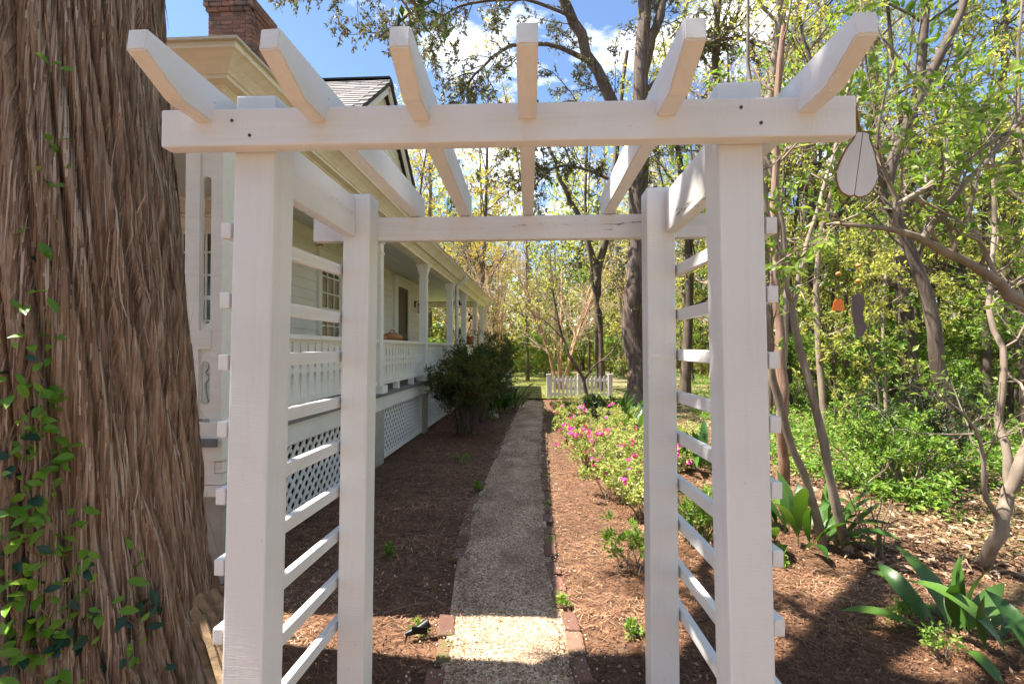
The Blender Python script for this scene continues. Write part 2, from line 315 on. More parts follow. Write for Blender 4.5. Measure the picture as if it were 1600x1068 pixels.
M['petal'] = leafmat('magenta_petal', [(0.62, 0.02, 0.33), (0.75, 0.07, 0.45), (0.70, 0.16, 0.45)], 0.35)
def bladem(name, a, b_):
    m, n, b, o = mat(name); v = coord(n); w = nd(n, 'TexWave', Scale=55.0, Distortion=0.6); w.bands_direction = 'Y'; n.links.new(v, w.inputs['Vector']); oi = n.nodes.new('ShaderNodeObjectInfo')
    c = mixc(n, oi.outputs['Random'], a, b_); c2 = mixc(n, w.outputs['Fac'], c, tuple(x * 1.3 for x in b_)); n.links.new(mixc(n, 0.3, c, c2), b.inputs['Base Color'])
    b.inputs['Roughness'].default_value = 0.32; bump(n, b, w.outputs['Fac'], 0.25, 0.002)
    t = n.nodes.new('ShaderNodeBsdfTranslucent'); n.links.new(mixc(n, 1.0, c, (1.8, 1.7, 0.6), 'MULTIPLY'), t.inputs[0]); ms = n.nodes.new('ShaderNodeMixShader'); ms.inputs[0].default_value = 0.28
    n.links.new(b.outputs[0], ms.inputs[1]); n.links.new(t.outputs[0], ms.inputs[2]); n.links.new(ms.outputs[0], o.inputs[0]); return m
M['blade'] = bladem('cast_iron_plant_leaf', (0.016, 0.062, 0.012), (0.085, 0.175, 0.03))
M['iris'] = bladem('iris_leaf', (0.05, 0.15, 0.03), (0.12, 0.26, 0.05))
# ================================================================== the setting
def path_l(y): return np.interp(y, [-3, 1.5, 2.4, 3.4, 4.6, 8, 12.3, 15.5], [-0.42, -0.42, -0.43, -0.54, -0.60, -0.56, -0.52, -0.5])
def path_r(y): return np.interp(y, [-3, 1.5, 2.3, 3.4, 4.6, 8, 12.3, 15.5], [0.2, 0.2, 0.155, 0.06, 0.015, 0.04, 0.08, 0.1])
def gz(x, y):                                     # ground height
    x = np.asarray(x, float); y = np.asarray(y, float)
    w = np.clip((np.abs(x + 0.22) - 0.45) / 0.6, 0, 1)
    far = np.clip((np.hypot(x, y) - 12) / 60, 0, 1)
    return w * (0.05 * (vnoise(x * 1.3 + 50, y * 1.3 + 50, 3) - 0.55) + 0.02 * (vnoise(x * 5 + 9, y * 5 + 9, 4) - 0.5)) - 0.012 + far * 1.6 * (vnoise(x * 0.05 + 30, y * 0.05 + 30, 5) - 0.4)
def build_ground():
    s = np.linspace(-1, 1, 220); c = np.sign(s) * (np.abs(s) ** 3.2) * 420 + s * 9
    X, Y = np.meshgrid(c + 0.5, c + 5); Z = gz(X, Y); n = len(c)
    i = np.arange(n - 1)[:, None] * n + np.arange(n - 1)[None]; F = np.stack([i, i + 1, i + n + 1, i + n], -1)
    o = link('ground', meshq('ground', np.stack([X, Y, Z], -1), F, smooth=True), M['ground']); tag(o, 'red brown mulch and leafy forest floor around the house', 'ground', kind='structure')
    y = np.linspace(-3, 14.6, 130); xl = path_l(y) - 0.03; xr = path_r(y) + 0.03; k = 9; t = np.linspace(0, 1, k)
    X = xl[:, None] + (xr - xl)[:, None] * t; Y = np.repeat(y[:, None], k, 1); Z = 0.006 + 0.012 * (vnoise(X * 6 + 7, Y * 4 + 7, 8) - 0.5) + 0.012 * np.sin(np.pi * t)[None]
    i = np.arange(len(y) - 1)[:, None] * k + np.arange(k - 1)[None]; F = np.stack([i, i + 1, i + k + 1, i + k], -1)
    o = link('gravel_path', meshq('gravel_path', np.stack([X, Y, Z], -1), F, smooth=True), M['gravel']); tag(o, 'narrow pale gravel path running from the arbor to the lawn', 'path', kind='structure')
    lm = leafmat('lawn_turf', [(0.12, 0.16, 0.03), (0.22, 0.24, 0.06), (0.32, 0.28, 0.12)], 0.2)
    y = np.linspace(14.6, 27, 30); x = np.linspace(-7, 2.5, 30); X, Y = np.meshgrid(x, y); i = np.arange(29)[:, None] * 30 + np.arange(29)[None]
    Z = gz(X, Y) + 0.05; o = link('lawn', meshq('lawn', np.stack([X, Y, Z], -1), np.stack([i, i + 1, i + 31, i + 30], -1), np.random.default_rng(1).random(841)), lm); tag(o, 'sunny yellow green lawn past the end of the path', 'lawn', kind='structure')
    rng = np.random.default_rng(5); N = 9000; p = np.stack([rng.uniform(-6.5, 2.4, N), 14.6 + 12 * rng.random(N) ** 1.6, np.zeros(N)], 1); p[:, 2] = gz(p[:, 0], p[:, 1]) + 0.05
    d = nrm(rng.normal(size=(N, 3)) * 0.4 + [0, 0, 1]); V, F, r = leafq(rng, p, d, 0.09, 0.012, 0.0); o = link('lawn_grass', meshq('lawn_grass', V, F, r), lm); tag(o, 'short grass blades of the lawn beyond the path', 'grass', kind='stuff')
build_ground()

def brick_mesh(l, w, h, seed):
    bm = bmesh.new(); bmesh.ops.create_cube(bm, size=1); bmesh.ops.scale(bm, vec=(w, l, h), verts=bm.verts)
    bmesh.ops.bevel(bm, geom=list(bm.edges), offset=0.006, segments=1, affect='EDGES'); rr = random.Random(seed)
    for v in bm.verts: v.co += Vector((rr.uniform(-1, 1), rr.uniform(-1, 1), rr.uniform(-1, 1))) * 0.003
    me = bpy.data.meshes.new('brick'); bm.to_mesh(me); bm.free(); me.materials.append(M['brick']); return me
BR = [brick_mesh(0.195, 0.085, 0.09, i) for i in range(4)]
def edging(fn, side, label):
    rr = random.Random(3 if side < 0 else 4); root = empty('brick_edging', (float(fn(2.3)), 2.3, 0), label, 'edging', 'brick edgings of the gravel path')
    y = 1.2
    while y < 14.4:
        x = float(fn(y + 0.1)) + side * (0.04 + rr.uniform(-0.012, 0.012)); a = math.atan2(float(fn(y + 0.25) - fn(y - 0.05)), 0.3)
        o = link('brick', BR[rr.randrange(4)]); sink = (-0.036 if side < 0 and 2.7 < y < 14 else -0.026) - (.03 if side < 0 and 2.7 < y < 3.5 else 0)
        o.location = (x, y + 0.1, sink + rr.uniform(-0.012, 0.008)); o.rotation_euler = (rr.uniform(-0.05, 0.05), rr.uniform(-0.12, 0.12), -a + rr.uniform(-0.06, 0.06)); par(o, root)
        y += 0.205 + (rr.uniform(0.0, 0.02) if rr.random() < 0.85 else rr.uniform(0.03, 0.1))
edging(path_l, -1, 'mossy sunken red brick edging on the house side of the path')
edging(path_r, 1, 'red brick edging on the flower bed side of the path')

def scatter_ground():
    rng = np.random.default_rng(11)
    N = 14000; y = 1.6 + 7.5 * rng.random(N) ** 1.7; x = path_l(y) + (path_r(y) - path_l(y)) * np.clip(rng.normal(0.5, 0.3, N), -0.35, 1.3); s = rng.uniform(0.002, 0.0055, N)
    base = np.array([(-1,-1,-.6),(1,-1,-.6),(1,1,-.6),(-1,1,-.6),(-.7,-.7,.6),(.7,-.7,.6),(.7,.7,.6),(-.7,.7,.6)]); a = rng.uniform(0, 6.28, N)
    B = base[None] * rng.uniform(0.6, 1.2, (N, 8, 1)) * rng.uniform(0.7, 1.2, (N, 1, 3)); ca, sa = np.cos(a)[:, None], np.sin(a)[:, None]
    V = np.stack([B[..., 0]*ca - B[..., 1]*sa, B[..., 0]*sa + B[..., 1]*ca, B[..., 2]], -1) * s[:, None, None] + np.stack([x, y, 0.012 + s * 0.5 + 0.006 * rng.random(N)], -1)[:, None]
    F = (np.arange(N)[:, None, None] * 8 + np.array(BOXF)[None]).reshape(-1, 4); r = np.repeat(rng.random(N), 6)
    tag(link('gravel_stones', meshq('gravel_stones', V, F, r), M['pebble']), 'loose pale pea gravel strewn over the path', 'gravel', kind='stuff')
    def zone(N, far):
        y = 1.3 + far * rng.random(N) ** 1.9; x = rng.uniform(-2.4, 1.0, N) * (1 + 0.05 * y); m = rng.random(N) < 0.6; x = np.where(m, rng.uniform(0.15, 1, N) * (1.2 + 0.75 * y), x)
        k = (x < path_l(y) - 0.05) | (x > path_r(y) + 0.05) | (rng.random(N) < 0.02) | (((x < path_l(y) + .07) | (x > path_r(y) - .07)) & (rng.random(N) < .45)); return x[k], y[k]
    x, y = zone(120000, 8); N = len(x); z = np.where((x > path_l(y)) & (x < path_r(y)), .014, gz(x, y)) + rng.uniform(0.002, 0.02, N); d = nrm(np.stack([rng.normal(size=N), rng.normal(size=N), rng.normal(size=N) * 0.14], 1))
    p = np.stack([x, y, z], 1); l = rng.uniform(0.02, 0.075, N)[:, None]; s = nrm(np.cross(d, [0, 0, 1.0])) * (0.0007 + 0.00032 * y[:, None]); c = nrm(rng.normal(size=(N, 3))) * l * 0.1
    c[:, 2] = np.abs(c[:, 2]); V = np.stack([p - d*l/2 - s, p - d*l/2 + s, p + d*l/2 + s + c, p + d*l/2 - s + c], 1)
    tag(link('pine_straw', meshq('pine_straw', V, np.arange(N*4).reshape(N, 4), np.clip(rng.random(N) * .75 + .7 * (vnoise(x * 2.1 + 40, y * 2.1 + 40, 61) - .35), 0, 1)), M['straw_needle']), 'reddish pine straw mulch lying over the beds', 'mulch', kind='stuff')
    x, y = zone(26000, 13); N = len(x); p = np.stack([x, y, gz(x, y) + rng.uniform(0.004, 0.018, N)], 1); d = nrm(np.stack([rng.normal(size=N), rng.normal(size=N), rng.normal(size=N)*0.25], 1))
    V, F, r = leafq(rng, p, d, 0.03, 0.013, 1.6); r = np.clip(r * .8 + .8 * (vnoise(x * 1.6 + 70, y * 1.6 + 70, 62) - .4), 0, 1); tag(link('leaf_litter', meshq('leaf_litter', V, F, r), M['litter']), 'dry brown leaf litter and bark chips on the beds', 'leaf litter', kind='stuff')
    # dry litter of the woods floor
    N = 26000; y = 3.5 + 16 * rng.random(N) ** 1.3; x = 2.2 + rng.random(N) * (y * 1.05); p = np.stack([x, y, gz(x, y) + rng.uniform(0.005, 0.04, N)], 1)
    V, F, r = leafq(rng, p, nrm(rng.normal(size=(N, 3)) * [1, 1, 0.25]), 0.075, 0.03, 1.4); tag(link('woodland_litter', meshq('woodland_litter', V, F, r), M['litter']), 'dry fallen leaves on the sunny woods floor at right', 'leaf litter', kind='stuff')
scatter_ground()

# ================================================================== the house
XR, ZF, ZB = -2.1, 0.93, 3.03          # rail plane, porch floor, underside of the porch beam
XW, YW, YB = -3.3, 5.5, 14.6           # side wall, front wall, back wall
YF, YE, XL = 3.05, 18.25, -9.5          # porch front, porch far end, left end (behind the big tree)
COLY = [6.35, 8.95, 11.6, 13.75, 16.1, 18.0]
house = empty('porch_house', (-4.5, 10, 0), 'old white wooden house with wraparound porch and brick chimney', 'house')
def hp(name, q, m, parent=None, smooth=False): return link(name, q.mesh(name, smooth), m, parent or house)
# walls: solid core, then lapped siding boards
w = hp('wall', Q().box(XL, XW - 0.03, YW + 0.03, YB - 0.03, 0, 3.6), M['cream'])
q = Q(); q.box(XL, XW - 0.02, YW + 0.02, YB - 0.02, 0, ZF - 0.06); hp('foundation', q, M['shade_in'])  # foundation block, its near black standing for shade below the floor
def lap(p0, p1, z0, z1, out, parent):              # one lapped board: proud at its lower edge
    a = np.array(p0, float); b = np.array(p1, float); o = np.array(out, float); V = []
    for p in (a, b):
        V += [(*(p[:2] + o * 0.022), z0), (*(p[:2] + o * 0.006), z1), (*(p[:2] - o * 0.01), z1), (*(p[:2] - o * 0.01), z0)]
    q = Q(); q.add(V, [(0,1,5,4),(1,2,6,5),(2,3,7,6),(3,0,4,7),(0,3,2,1),(4,5,6,7)]); return hp('siding_board', q, M['cream'], parent)
z = ZF
while z < 3.3:
    lap((XW, YW - 0.02), (XW, YB), z, z + 0.146, (1, 0), w); lap((XL, YW), (XW - 0.0, YW), z, z + 0.146, (0, -1), w); z += 0.142
hp('corner_board', Q().box(XW - 0.08, XW + 0.035, YW - 0.035, YW + 0.1, ZF, 3.3), M['cream'], w)
def window(cx, y0, y1, z0, z1, axis):              # axis 'x': in the side wall; 'y': in the front wall
    def B(a0, a1, d0, d1, zz0, zz1):
        return (XW + d0, XW + d1, a0, a1, zz0, zz1) if axis == 'x' else (a0, a1, YW - d1, YW - d0, zz0, zz1)
    q = Q()
    for a in (B(y0-.11, y0, .0, .06, z0-.06, z1), B(y1, y1+.11, .0, .06, z0-.06, z1), B(y0-.13, y1+.13, .0, .07, z1, z1+.13), B(y0-.15, y1+.15, .0, .10, z1+.13, z1+.16), B(y0-.14, y1+.14, .0, .11, z0-.10, z0-.06)): q.box(*a)
    f = hp('window', q, M['cream'])
    hp('pane', Q().box(*B(y0, y1, -.02, .028, z0-.05, z1)), M['pane'], f)
    zm = (z0 + z1) / 2
    q = Q(); q.box(*B(y0, y1, .026, .05, zm-.025, zm+.025)); q.box(*B(y0, y1, .026, .045, z1-.05, z1)); q.box(*B(y0, y1, .026, .045, z0-.06, z0)); q.box(*B(y0, y0+.04, .026, .044, z0, z1)); q.box(*B(y1-.04, y1, .026, .044, z0, z1)); hp('sash', q, M['cream'], f)
    for k in (1, 2): 
        a = y0 + (y1 - y0) * k / 3; hp('muntin', Q().box(*B(a-.011, a+.011, .027, .042, z0, z1)), M['cream'], f)
    for k in (1, 2, 4, 5):
        zz = z0 + (z1 - z0) * k / 6; hp('muntin', Q().box(*B(y0+.04, y1-.04, .027, .041, zz-.01, zz+.01)), M['cream'], f)
window(0, 7.28, 8.0, 1.35, 2.86, 'x'); window(0, -4.35, -3.5, 1.30, 2.86, 'y'); window(0, -6.6, -5.75, 1.3, 2.86, 'y')
# door in the side wall
q = Q()
for y0, y1 in ((11.02, 11.28), (12.16, 12.42)): q.box(XW, XW + .07, y0, y1, ZF, 2.95)
q.box(XW, XW + .075, 10.98, 12.46, 2.95, 3.12); q.box(XW, XW + .11, 10.94, 12.5, 3.12, 3.16)
d = hp('door', q, M['cream']); hp('screen', Q().box(XW - .01, XW + .03, 11.28, 12.16, ZF, 2.95), M['door'], d)
q = Q(); q.box(XW + .02, XW + .05, 11.28, 11.38, ZF, 2.86); q.box(XW + .02, XW + .05, 12.06, 12.16, ZF, 2.86); q.box(XW + .02, XW + .05, 11.28, 12.16, 2.86, 2.95); q.box(XW + .02, XW + .05, 11.38, 12.06, 1.75, 1.87); hp('screen_frame', q, plain('brown_door_frame', (0.13, 0.10, 0.075)), d)
# porch deck, skirt boards, ceiling
q = Q(); q.box(XL, XR + .06, YF, YW - .02, ZF - .05, ZF); q.box(XW, XR + .06, YW - .02, YB + .02, ZF - .05, ZF); q.box(XL, XR + .06, YB + .02, YE, ZF - .05, ZF); hp('porch_floor', q, plain('grey_porch_floor', (0.16, 0.165, 0.155), 0.7))
q = Q(); q.box(XR - .02, XR + .03, YF + .03, YE, 0.70, ZF - .05); q.box(XL, XR - .02, YF + .03, YF + .07, 0.66, ZF - .05); hp('skirt_board', q, M['cream'])
q = Q(); q.box(XL, XR - .05, YF + .08, YW, 3.24, 3.27); q.box(XW, XR - .05, YW, YB, 3.24, 3.27); q.box(XL, XR - .05, YB, YE - .1, 3.24, 3.27); pc = hp('porch_ceiling', q, M['ceiling'])
for k in range(8): hp('ceiling_board', Q().box(XW + .02 + k*.14, XW + .152 + k*.14, YW, YB, 3.228, 3.243), M['ceiling'], pc)
# entablature swept round the corner with a mitre: (offset outwards, height)
prof = [(-.16, 3.24), (-.16, ZB), (0, ZB), (0, 3.068), (.014, 3.07), (.014, 3.09), (.028, 3.094), (.052, 3.118), (.06, 3.122), (.06, 3.132), (.125, 3.136), (.125, 3.158), (.138, 3.16), (.15, 3.175), (.185, 3.205), (.235, 3.235), (.25, 3.24), (.26, 3.242), (.26, 3.285), (.24, 3.29), (-.2, 3.36)]
ex, ey = XR + .09, YF - .03
def sweep(prof, name, m):
    V = []
    for o, zz in prof: V += [(XL, ey - o, zz), (ex + o, ey - o, zz), (ex + o, YE + .15 + o, zz), (XL, YE + .15 + o, zz)]
    F = [(4*i + j, 4*i + j + 1, 4*i + j + 5, 4*i + j + 4) for i in range(len(prof) - 1) for j in range(3)]
    return hp(name, Q().add(V, F), m)
sweep(prof, 'entablature', M['cornice'])
sweep([(.262, 3.276), (.285, 3.276), (.285, 3.292), (.24, 3.30), (-.2, 3.40)], 'eave_edge', plain('weathered_drip_edge', (0.55, 0.52, 0.42), 0.8))
# porch roof and main roof
q = Q(); zt = 4.05
q.add([(XL, ey - .26, 3.305), (ex + .26, ey - .26, 3.305), (XW - .1, YW + .6, zt), (XL, YW + .6, zt)], [(0, 1, 2, 3)]); q.add([(ex + .26, ey - .26, 3.305), (ex + .26, YE + .4, 3.305), (XW - .1, YB - .6, zt), (XW - .1, YW + .6, zt)], [(0, 1, 2, 3)])
q.add([(ex + .26, YE + .4, 3.305), (XL, YE + .4, 3.305), (XL, YB - .6, zt), (XW - .1, YB - .6, zt)], [(0, 1, 2, 3)]); hp('porch_roof', q, M['roof'])
YRG, ZRG, SLP, XG = 10.56, 7.30, 0.80, -3.4
q = Q()
for sgn in (-1, 1):
    e = YRG + sgn * 4.5; zz = ZRG - 4.5 * SLP; V = []
    for x in (XL, XG + .22): V += [(x, YRG, ZRG + .02), (x, e, zz + .02), (x, e, zz - .07), (x, YRG, ZRG - .07)]
    q.add(V, [(0, 1, 5, 4), (1, 2, 6, 5), (2, 3, 7, 6), (0, 3, 2, 1), (4, 5, 6, 7)])
rf = hp('roof', q, plain('dark_roof_edge', (0.05, 0.045, 0.04), 0.8)); q = Q(); rr = random.Random(2)
sl_len = 4.5 * math.hypot(1, SLP); nrow = 34
for sgn in (-1, 1):
    for i in range(nrow):
        t0 = i / nrow; t1 = t0 + 1.25 / nrow; x = XG + .22 - (0.15 if i % 2 else 0)
        if i % 2: pass
        while x > -8.0:
            x0 = max(x - .28, -8.0); h = rr.uniform(.026, .036); ya, yb = YRG + sgn * 4.5 * t0, YRG + sgn * 4.5 * t1; za, zb = ZRG - 4.5 * SLP * t0, ZRG - 4.5 * SLP * t1
            V = [(x0, ya, za + .021), (x, ya, za + .021), (x, yb, zb + h + .02), (x0, yb, zb + h + .02), (x0, yb, zb + .0), (x, yb, zb + .0)]
            q.add(V, [(0, 1, 2, 3), (3, 2, 5, 4)], rr.random()); x -= .285
o = hp('shingles', q, M['roof'], rf); o['kind'] = 'stuff'
hp('ridge_cap', Q().box(-8, XG + .2, YRG - .09, YRG + .09, ZRG + .02, ZRG + .055), M['iron'], rf)
q = Q(); 
for sgn in (-1, 1): q.bar((XG + .14, YRG, ZRG - .16), (XG + .14, YRG + sgn * 4.4, ZRG - .16 - 4.4 * SLP), .05, .16)
hp('rake_board', q, M['cream'], rf)
gb = hp('gable_wall', Q().add([(XG - .02, YRG - 4.5, ZRG - .1 - 4.5*SLP), (XG - .02, YRG + 4.5, ZRG - .1 - 4.5*SLP), (XG - .02, YRG, ZRG - .1), (XG - .02, YRG, ZRG - .1)], [(0, 1, 2, 3)]), M['cream'])
z = 3.6
while z < 7.1:
    hw = (ZRG - .12 - z - .13) / SLP
    if hw > .1: 
        o = lap((XG, YRG - hw), (XG, YRG + hw), z, z + .135, (1, 0), gb); o.data.materials.clear(); o.data.materials.append(M['cornice'])
    z += .13
# near corner pier, columns
def column(x, y, parent=house):
    q = Q(); q.box(x - .066, x + .066, y - .066, y + .066, ZF + .09, ZB - .16); c = hp('column', q, M['cream'])
    hp('column_base', Q().box(x - .11, x + .11, y - .11, y + .11, ZF, ZF + .1), M['cream'], c)
    hp('neck_band', Q().box(x - .078, x + .078, y - .078, y + .078, ZB - .30, ZB - .275), M['cream'], c)
    q = Q(); q.box(x - .08, x + .08, y - .08, y + .08, ZB - .16, ZB - .12); q.box(x - .092, x + .092, y - .092, y + .092, ZB - .12, ZB - .06); q.box(x - .11, x + .11, y - .11, y + .11, ZB - .06, ZB); hp('capital', q, M['cream'], c)
    q = Q(); q.box(x - .05, x + .073, y - .03, y + .03, ZF + .95, ZF + 1.0); q.box(x - .05, x + .069, y - .045, y + .045, ZF + 1.0, ZB - .32); hp('column_panel', q, M['cream'], c)
for y in COLY: column(XR, y)
for x in (-4.7, -7.3): column(x, COLY[-1])
for x in (-4.7, -7.3): column(x, YF + .2)
column(-4.2, 16.1)
q = Q(); px0, px1, py = XR - .19, XR + .06, YF + .05
q.box(px0, px0 + .095, py, py + .05, ZF, ZB); q.box(px1 - .075, px1, py, py + .05, ZF, ZB); pier = hp('corner_pier', q, M['cream'])
def slot_panel(z0, z1, s0, s1):                    # a board with a round-ended slot cut through it
    xa, xb = px0 + .09, px1 - .07; xm = (xa + xb) / 2; r = .03; n = 8; V = []; 
    arc_t = [(xm + r * math.cos(a), s1 - r + r * math.sin(a)) for a in np.linspace(math.pi, 0, n)]; arc_b = [(xm + r * math.cos(a), s0 + r + r * math.sin(a)) for a in np.linspace(0, -math.pi, n)]
    bm = bmesh.new()
    def face(pts):
        a = [bm.verts.new((x, py + .012, z)) for x, z in pts]; b = [bm.verts.new((x, py + .036, z)) for x, z in pts]; bm.faces.new(a); bm.faces.new(b[::-1])
        for i in range(len(pts)): bm.faces.new((a[i], b[i], b[(i+1) % len(pts)], a[(i+1) % len(pts)]))
    face([(xa, z0), (xa, z1), (xm, z1)] + [(xm, s1)] + [p for p in arc_t[:n//2]][::-1] + [p for p in arc_b[n//2:]][::-1] + [(xm, s0), (xm, z0)])
    face([(xm, z1), (xb, z1), (xb, z0), (xm, z0), (xm, s0)] + arc_b[:n//2][::-1] + arc_t[n//2:][::-1] + [(xm, s1)])
    bmesh.ops.recalc_face_normals(bm, faces=bm.faces); return bm_obj('pierced_panel', bm, M['cream'], pier)
slot_panel(1.62, ZB - .02, 1.66, 2.62); slot_panel(ZF + .12, 1.50, 1.14, 1.42)
hp('pier_rail', Q().box(px0 + .09, px1 - .07, py - .004, py + .054, 1.5, 1.62), M['cream'], pier)
hp('pier_base', Q().box(px0 - .02, px1 + .03, py - .03, py + .3, ZF - .14, ZF + .1), M['cream'], pier)
q = Q(); q.box(px1 - .05, px1 - .004, py + .052, py + .28, ZF, ZB); hp('pier_return', q, M['cream'], pier)
for k in range(3): hp('base_board', Q().box(px0 - .01, px1 + .02 - .002*k, py - .02 + .003*k, py + .2, ZF - .37 + k*.075, ZF - .30 + k*.075), M['cream'], pier)
hp('brick_pier', Q().box(px0 - .02, px1 + .02, py + .0, py + .36, 0, ZF - .375), M['stucco'])
for y in COLY: hp('foundation_pier', Q().box(XR - .28, XR + .045, y - .17, y + .17, 0, 0.70), M['stucco'])
for x in (-4.7, -7.3): hp('foundation_pier', Q().box(x - .17, x + .17, YF + .06, YF + .4, 0, 0.66), M['stucco'])
# sawn-board railings: one pierced board shape, shared
pw, hz = 0.138, [(1.075, 0), (1.105, .002), (1.16, .006), (1.20, .018), (1.245, .027), (1.275, .022), (1.292, .001), (1.312, .001), (1.345, .022), (1.378, .001), (1.398, .001), (1.415, .022), (1.445, .027), (1.49, .018), (1.53, .006), (1.578, .002)]
out = [(-pw/2 + d, zz - 1.33) for zz, d in hz] + [(pw/2 - d, zz - 1.33) for zz, d in reversed(hz)]
bm = prism(out, .022); rail_me = bpy.data.meshes.new('railing_board'); bm.to_mesh(rail_me); bm.free(); rail_me.materials.append(M['cream'])
def railing(x0, y0, x1, y1):
    q = Q(); up = (0, 0, 1); dx, dy = x1 - x0, y1 - y0; ln = math.hypot(dx, dy)
    q.bar((x0, y0, 1.605), (x1, y1, 1.605), .11, .04); q.bar((x0, y0, 1.575), (x1, y1, 1.575), .05, .03); q.bar((x0, y0, 1.055), (x1, y1, 1.055), .06, .05)
    for t in (0.33, 0.67): q.bar((x0 + dx*t - .04*dx/ln, y0 + dy*t - .04*dy/ln, .98), (x0 + dx*t + .04*dx/ln, y0 + dy*t + .04*dy/ln, .98), .08, .1)
    r = hp('railing', q, M['cream']); n = int(ln / .1405); a = math.atan2(dy, dx)
    for k in range(n):
        t = (k + .5) / n; o = link('railing_board', rail_me); o.location = (x0 + dx*t, y0 + dy*t, 1.33); o.rotation_euler = (0, 0, a); par(o, r)
railing(XR, py + .3, XR, COLY[0] - .075)
for a, b in zip(COLY[:-1], COLY[1:]): railing(XR, a + .075, XR, b - .075)
railing(-4.63, YF + .2, XR - .12, YF + .2); railing(-4.62, COLY[-1], XR - .08, COLY[-1])
# lattice skirts under the porch
def lattice(y0, y1, single):
    z0, z1, X = .03, .69, XR - .015; f = Q(); f.box(X - .02, X + .03, y0, y0 + .05, z0, z1); f.box(X - .02, X + .03, y1 - .05, y1, z0, z1); f.box(X - .02, X + .03, y0 + .05, y1 - .05, z0, z0 + .05)
    lp = hp('lattice_panel', f, M['cream']); H = z1 - z0; joined = Q(); y0 += .05; y1 -= .05
    for s, xo in ((1, .010), (-1, -.003)):
        c = y0 - H
        while c < y1:
            # slat from (c, z0) to (c+H, z1) for s=1, mirrored for s=-1, cut to the panel
            ta, tb = max(0, (y0 - c) / H), min(1, (y1 - c) / H)
            if tb - ta > .08:
                za, zb = (z0 + ta*H, z0 + tb*H) if s > 0 else (z1 - ta*H, z1 - tb*H); q = Q() if single else joined
                q.bar((X + xo, c + ta*H, za), (X + xo, c + tb*H, zb), .008, .036, up=(0, -s * (zb - za) / abs(zb - za) * 1.0 if s > 0 else 1, 1))
                if single: hp('lattice_slat', q, M['cream'], lp)
            c += .125
    if not single: o = hp('lattice_slats', joined, M['cream'], lp); o['kind'] = 'stuff'
ys = [py + .36] + [v for y in COLY for v in (y - .17, y + .17)]
for k in range(0, len(ys) - 1, 2): lattice(ys[k], ys[k + 1], k < 6)
hp('crawlspace_shade_sheet', Q().box(XR - .34, XR - .32, py + .3, YE, 0, .7), M['shade_in'])  # thin dark sheet behind the lattice, standing in for under-porch shade
# chimney with its bricks
c0 = at(325, 60, 7.75); c1 = at(390, 60, 7.75); cx0, cx1, cy0 = c0[0], c1[0], 7.75; cw = cx1 - cx0; cd = .66; ztop = at(350, -8, 7.75)[2]
ch = hp('chimney', Q().box(cx0 + .012, cx1 - .012, cy0 + .012, cy0 + cd, 3.9, ztop - .28), M['mortar'])
def cbrick(l):
    bm = bmesh.new(); bmesh.ops.create_cube(bm, size=1); bmesh.ops.scale(bm, vec=(l, .1, .058), verts=bm.verts); bmesh.ops.bevel(bm, geom=list(bm.edges), offset=.004, segments=1, affect='EDGES')
    me = bpy.data.meshes.new('brick'); bm.to_mesh(me); bm.free(); me.materials.append(M['chimney']); return me
CB = {k: cbrick(k) for k in (.20, .095)}
def course(z, grow_, shift):
    for face in (0, 1):
        ln = (cw if face == 0 else cd) + 2 * grow_; x = 0; first = shift
        while x < ln - .05:
            l = .095 if (first and x == 0) or ln - x < .2 else .20; o = link('brick', CB[l]); m = x + l / 2; j = rr.uniform(-.004, .004)
            if face == 0: o.location = (cx0 - grow_ + m, cy0 - grow_ + .05 + j, z)
            else: o.location = (cx1 + grow_ - .05 + j, cy0 - grow_ + m + .1, z); o.rotation_euler = (0, 0, R(90))
            par(o, ch); x += l + .011
z = ztop - .28 - .035; k = 0
while z > 5.4: course(z, 0, k % 2); z -= .07; k += 1
for i, g in enumerate((.03, .055, .055, .03)): course(ztop - .245 + i * .07, g, i % 2)
hp('chimney_cap', Q().box(cx0 + .03, cx1 - .03, cy0 + .03, cy0 + cd - .03, ztop - .28, ztop + .04), plain('sooty_mortar_cap', (0.10, 0.09, 0.08), 0.95), ch)
# downspouts
def spout(y):
    q = Q(); P = spline([(ex + .24, y, 3.24), (ex + .2, y, 3.12), (ex + .05, y, 3.02), (XR + .13, y, 2.9), (XR + .125, y, 2.6), (XR + .125, y, .12)], 24); q.tube(P, np.full(24, .042), 8)
    o = hp('downspout', q, M['metal_w'], smooth=True)
    for zz in (2.5, 1.2): hp('strap', Q().box(XR + .07, XR + .172, y - .05, y + .05, zz, zz + .03), M['metal_w'], o)
spout(11.85); spout(18.2)

# things on the porch
def lantern(p):
    t = empty('wall_lantern', p, 'small black wall lantern beside the porch door', 'lantern')
    q = Q(); x, y, z = p; q.box(x, x + .02, y - .05, y + .05, z - .06, z + .1); link('back_plate', q.mesh('back_plate'), M['iron'], t)
    q = Q(); q.tube([(x + .02, y, z + .06), (x + .08, y, z + .1), (x + .15, y, z + .08)], [.01]*3, 6); link('arm', q.mesh('arm'), M['iron'], t)
    q = Q()
    for a, b in ((-1,-1),(1,-1),(1,1),(-1,1)): q.bar((x + .15 + a*.05, y + b*.05, z - .2), (x + .15 + a*.065, y + b*.065, z + .0), .012, .012, up=(1, 0, 0))
    q.box(x + .09, x + .21, y - .06, y + .06, z - .215, z - .2); q.add([(x+.075,y-.075,z),(x+.225,y-.075,z),(x+.225,y+.075,z),(x+.075,y+.075,z),(x+.13,y-.02,z+.08),(x+.17,y-.02,z+.08),(x+.17,y+.02,z+.08),(x+.13,y+.02,z+.08)], BOXF)
    link('cage', q.mesh('cage'), M['iron'], t); link('glass', Q().box(x + .11, x + .19, y - .04, y + .04, z - .19, z - .01).mesh('glass'), M['pane'], t)
lantern((XW + .02, 12.98, 2.66))
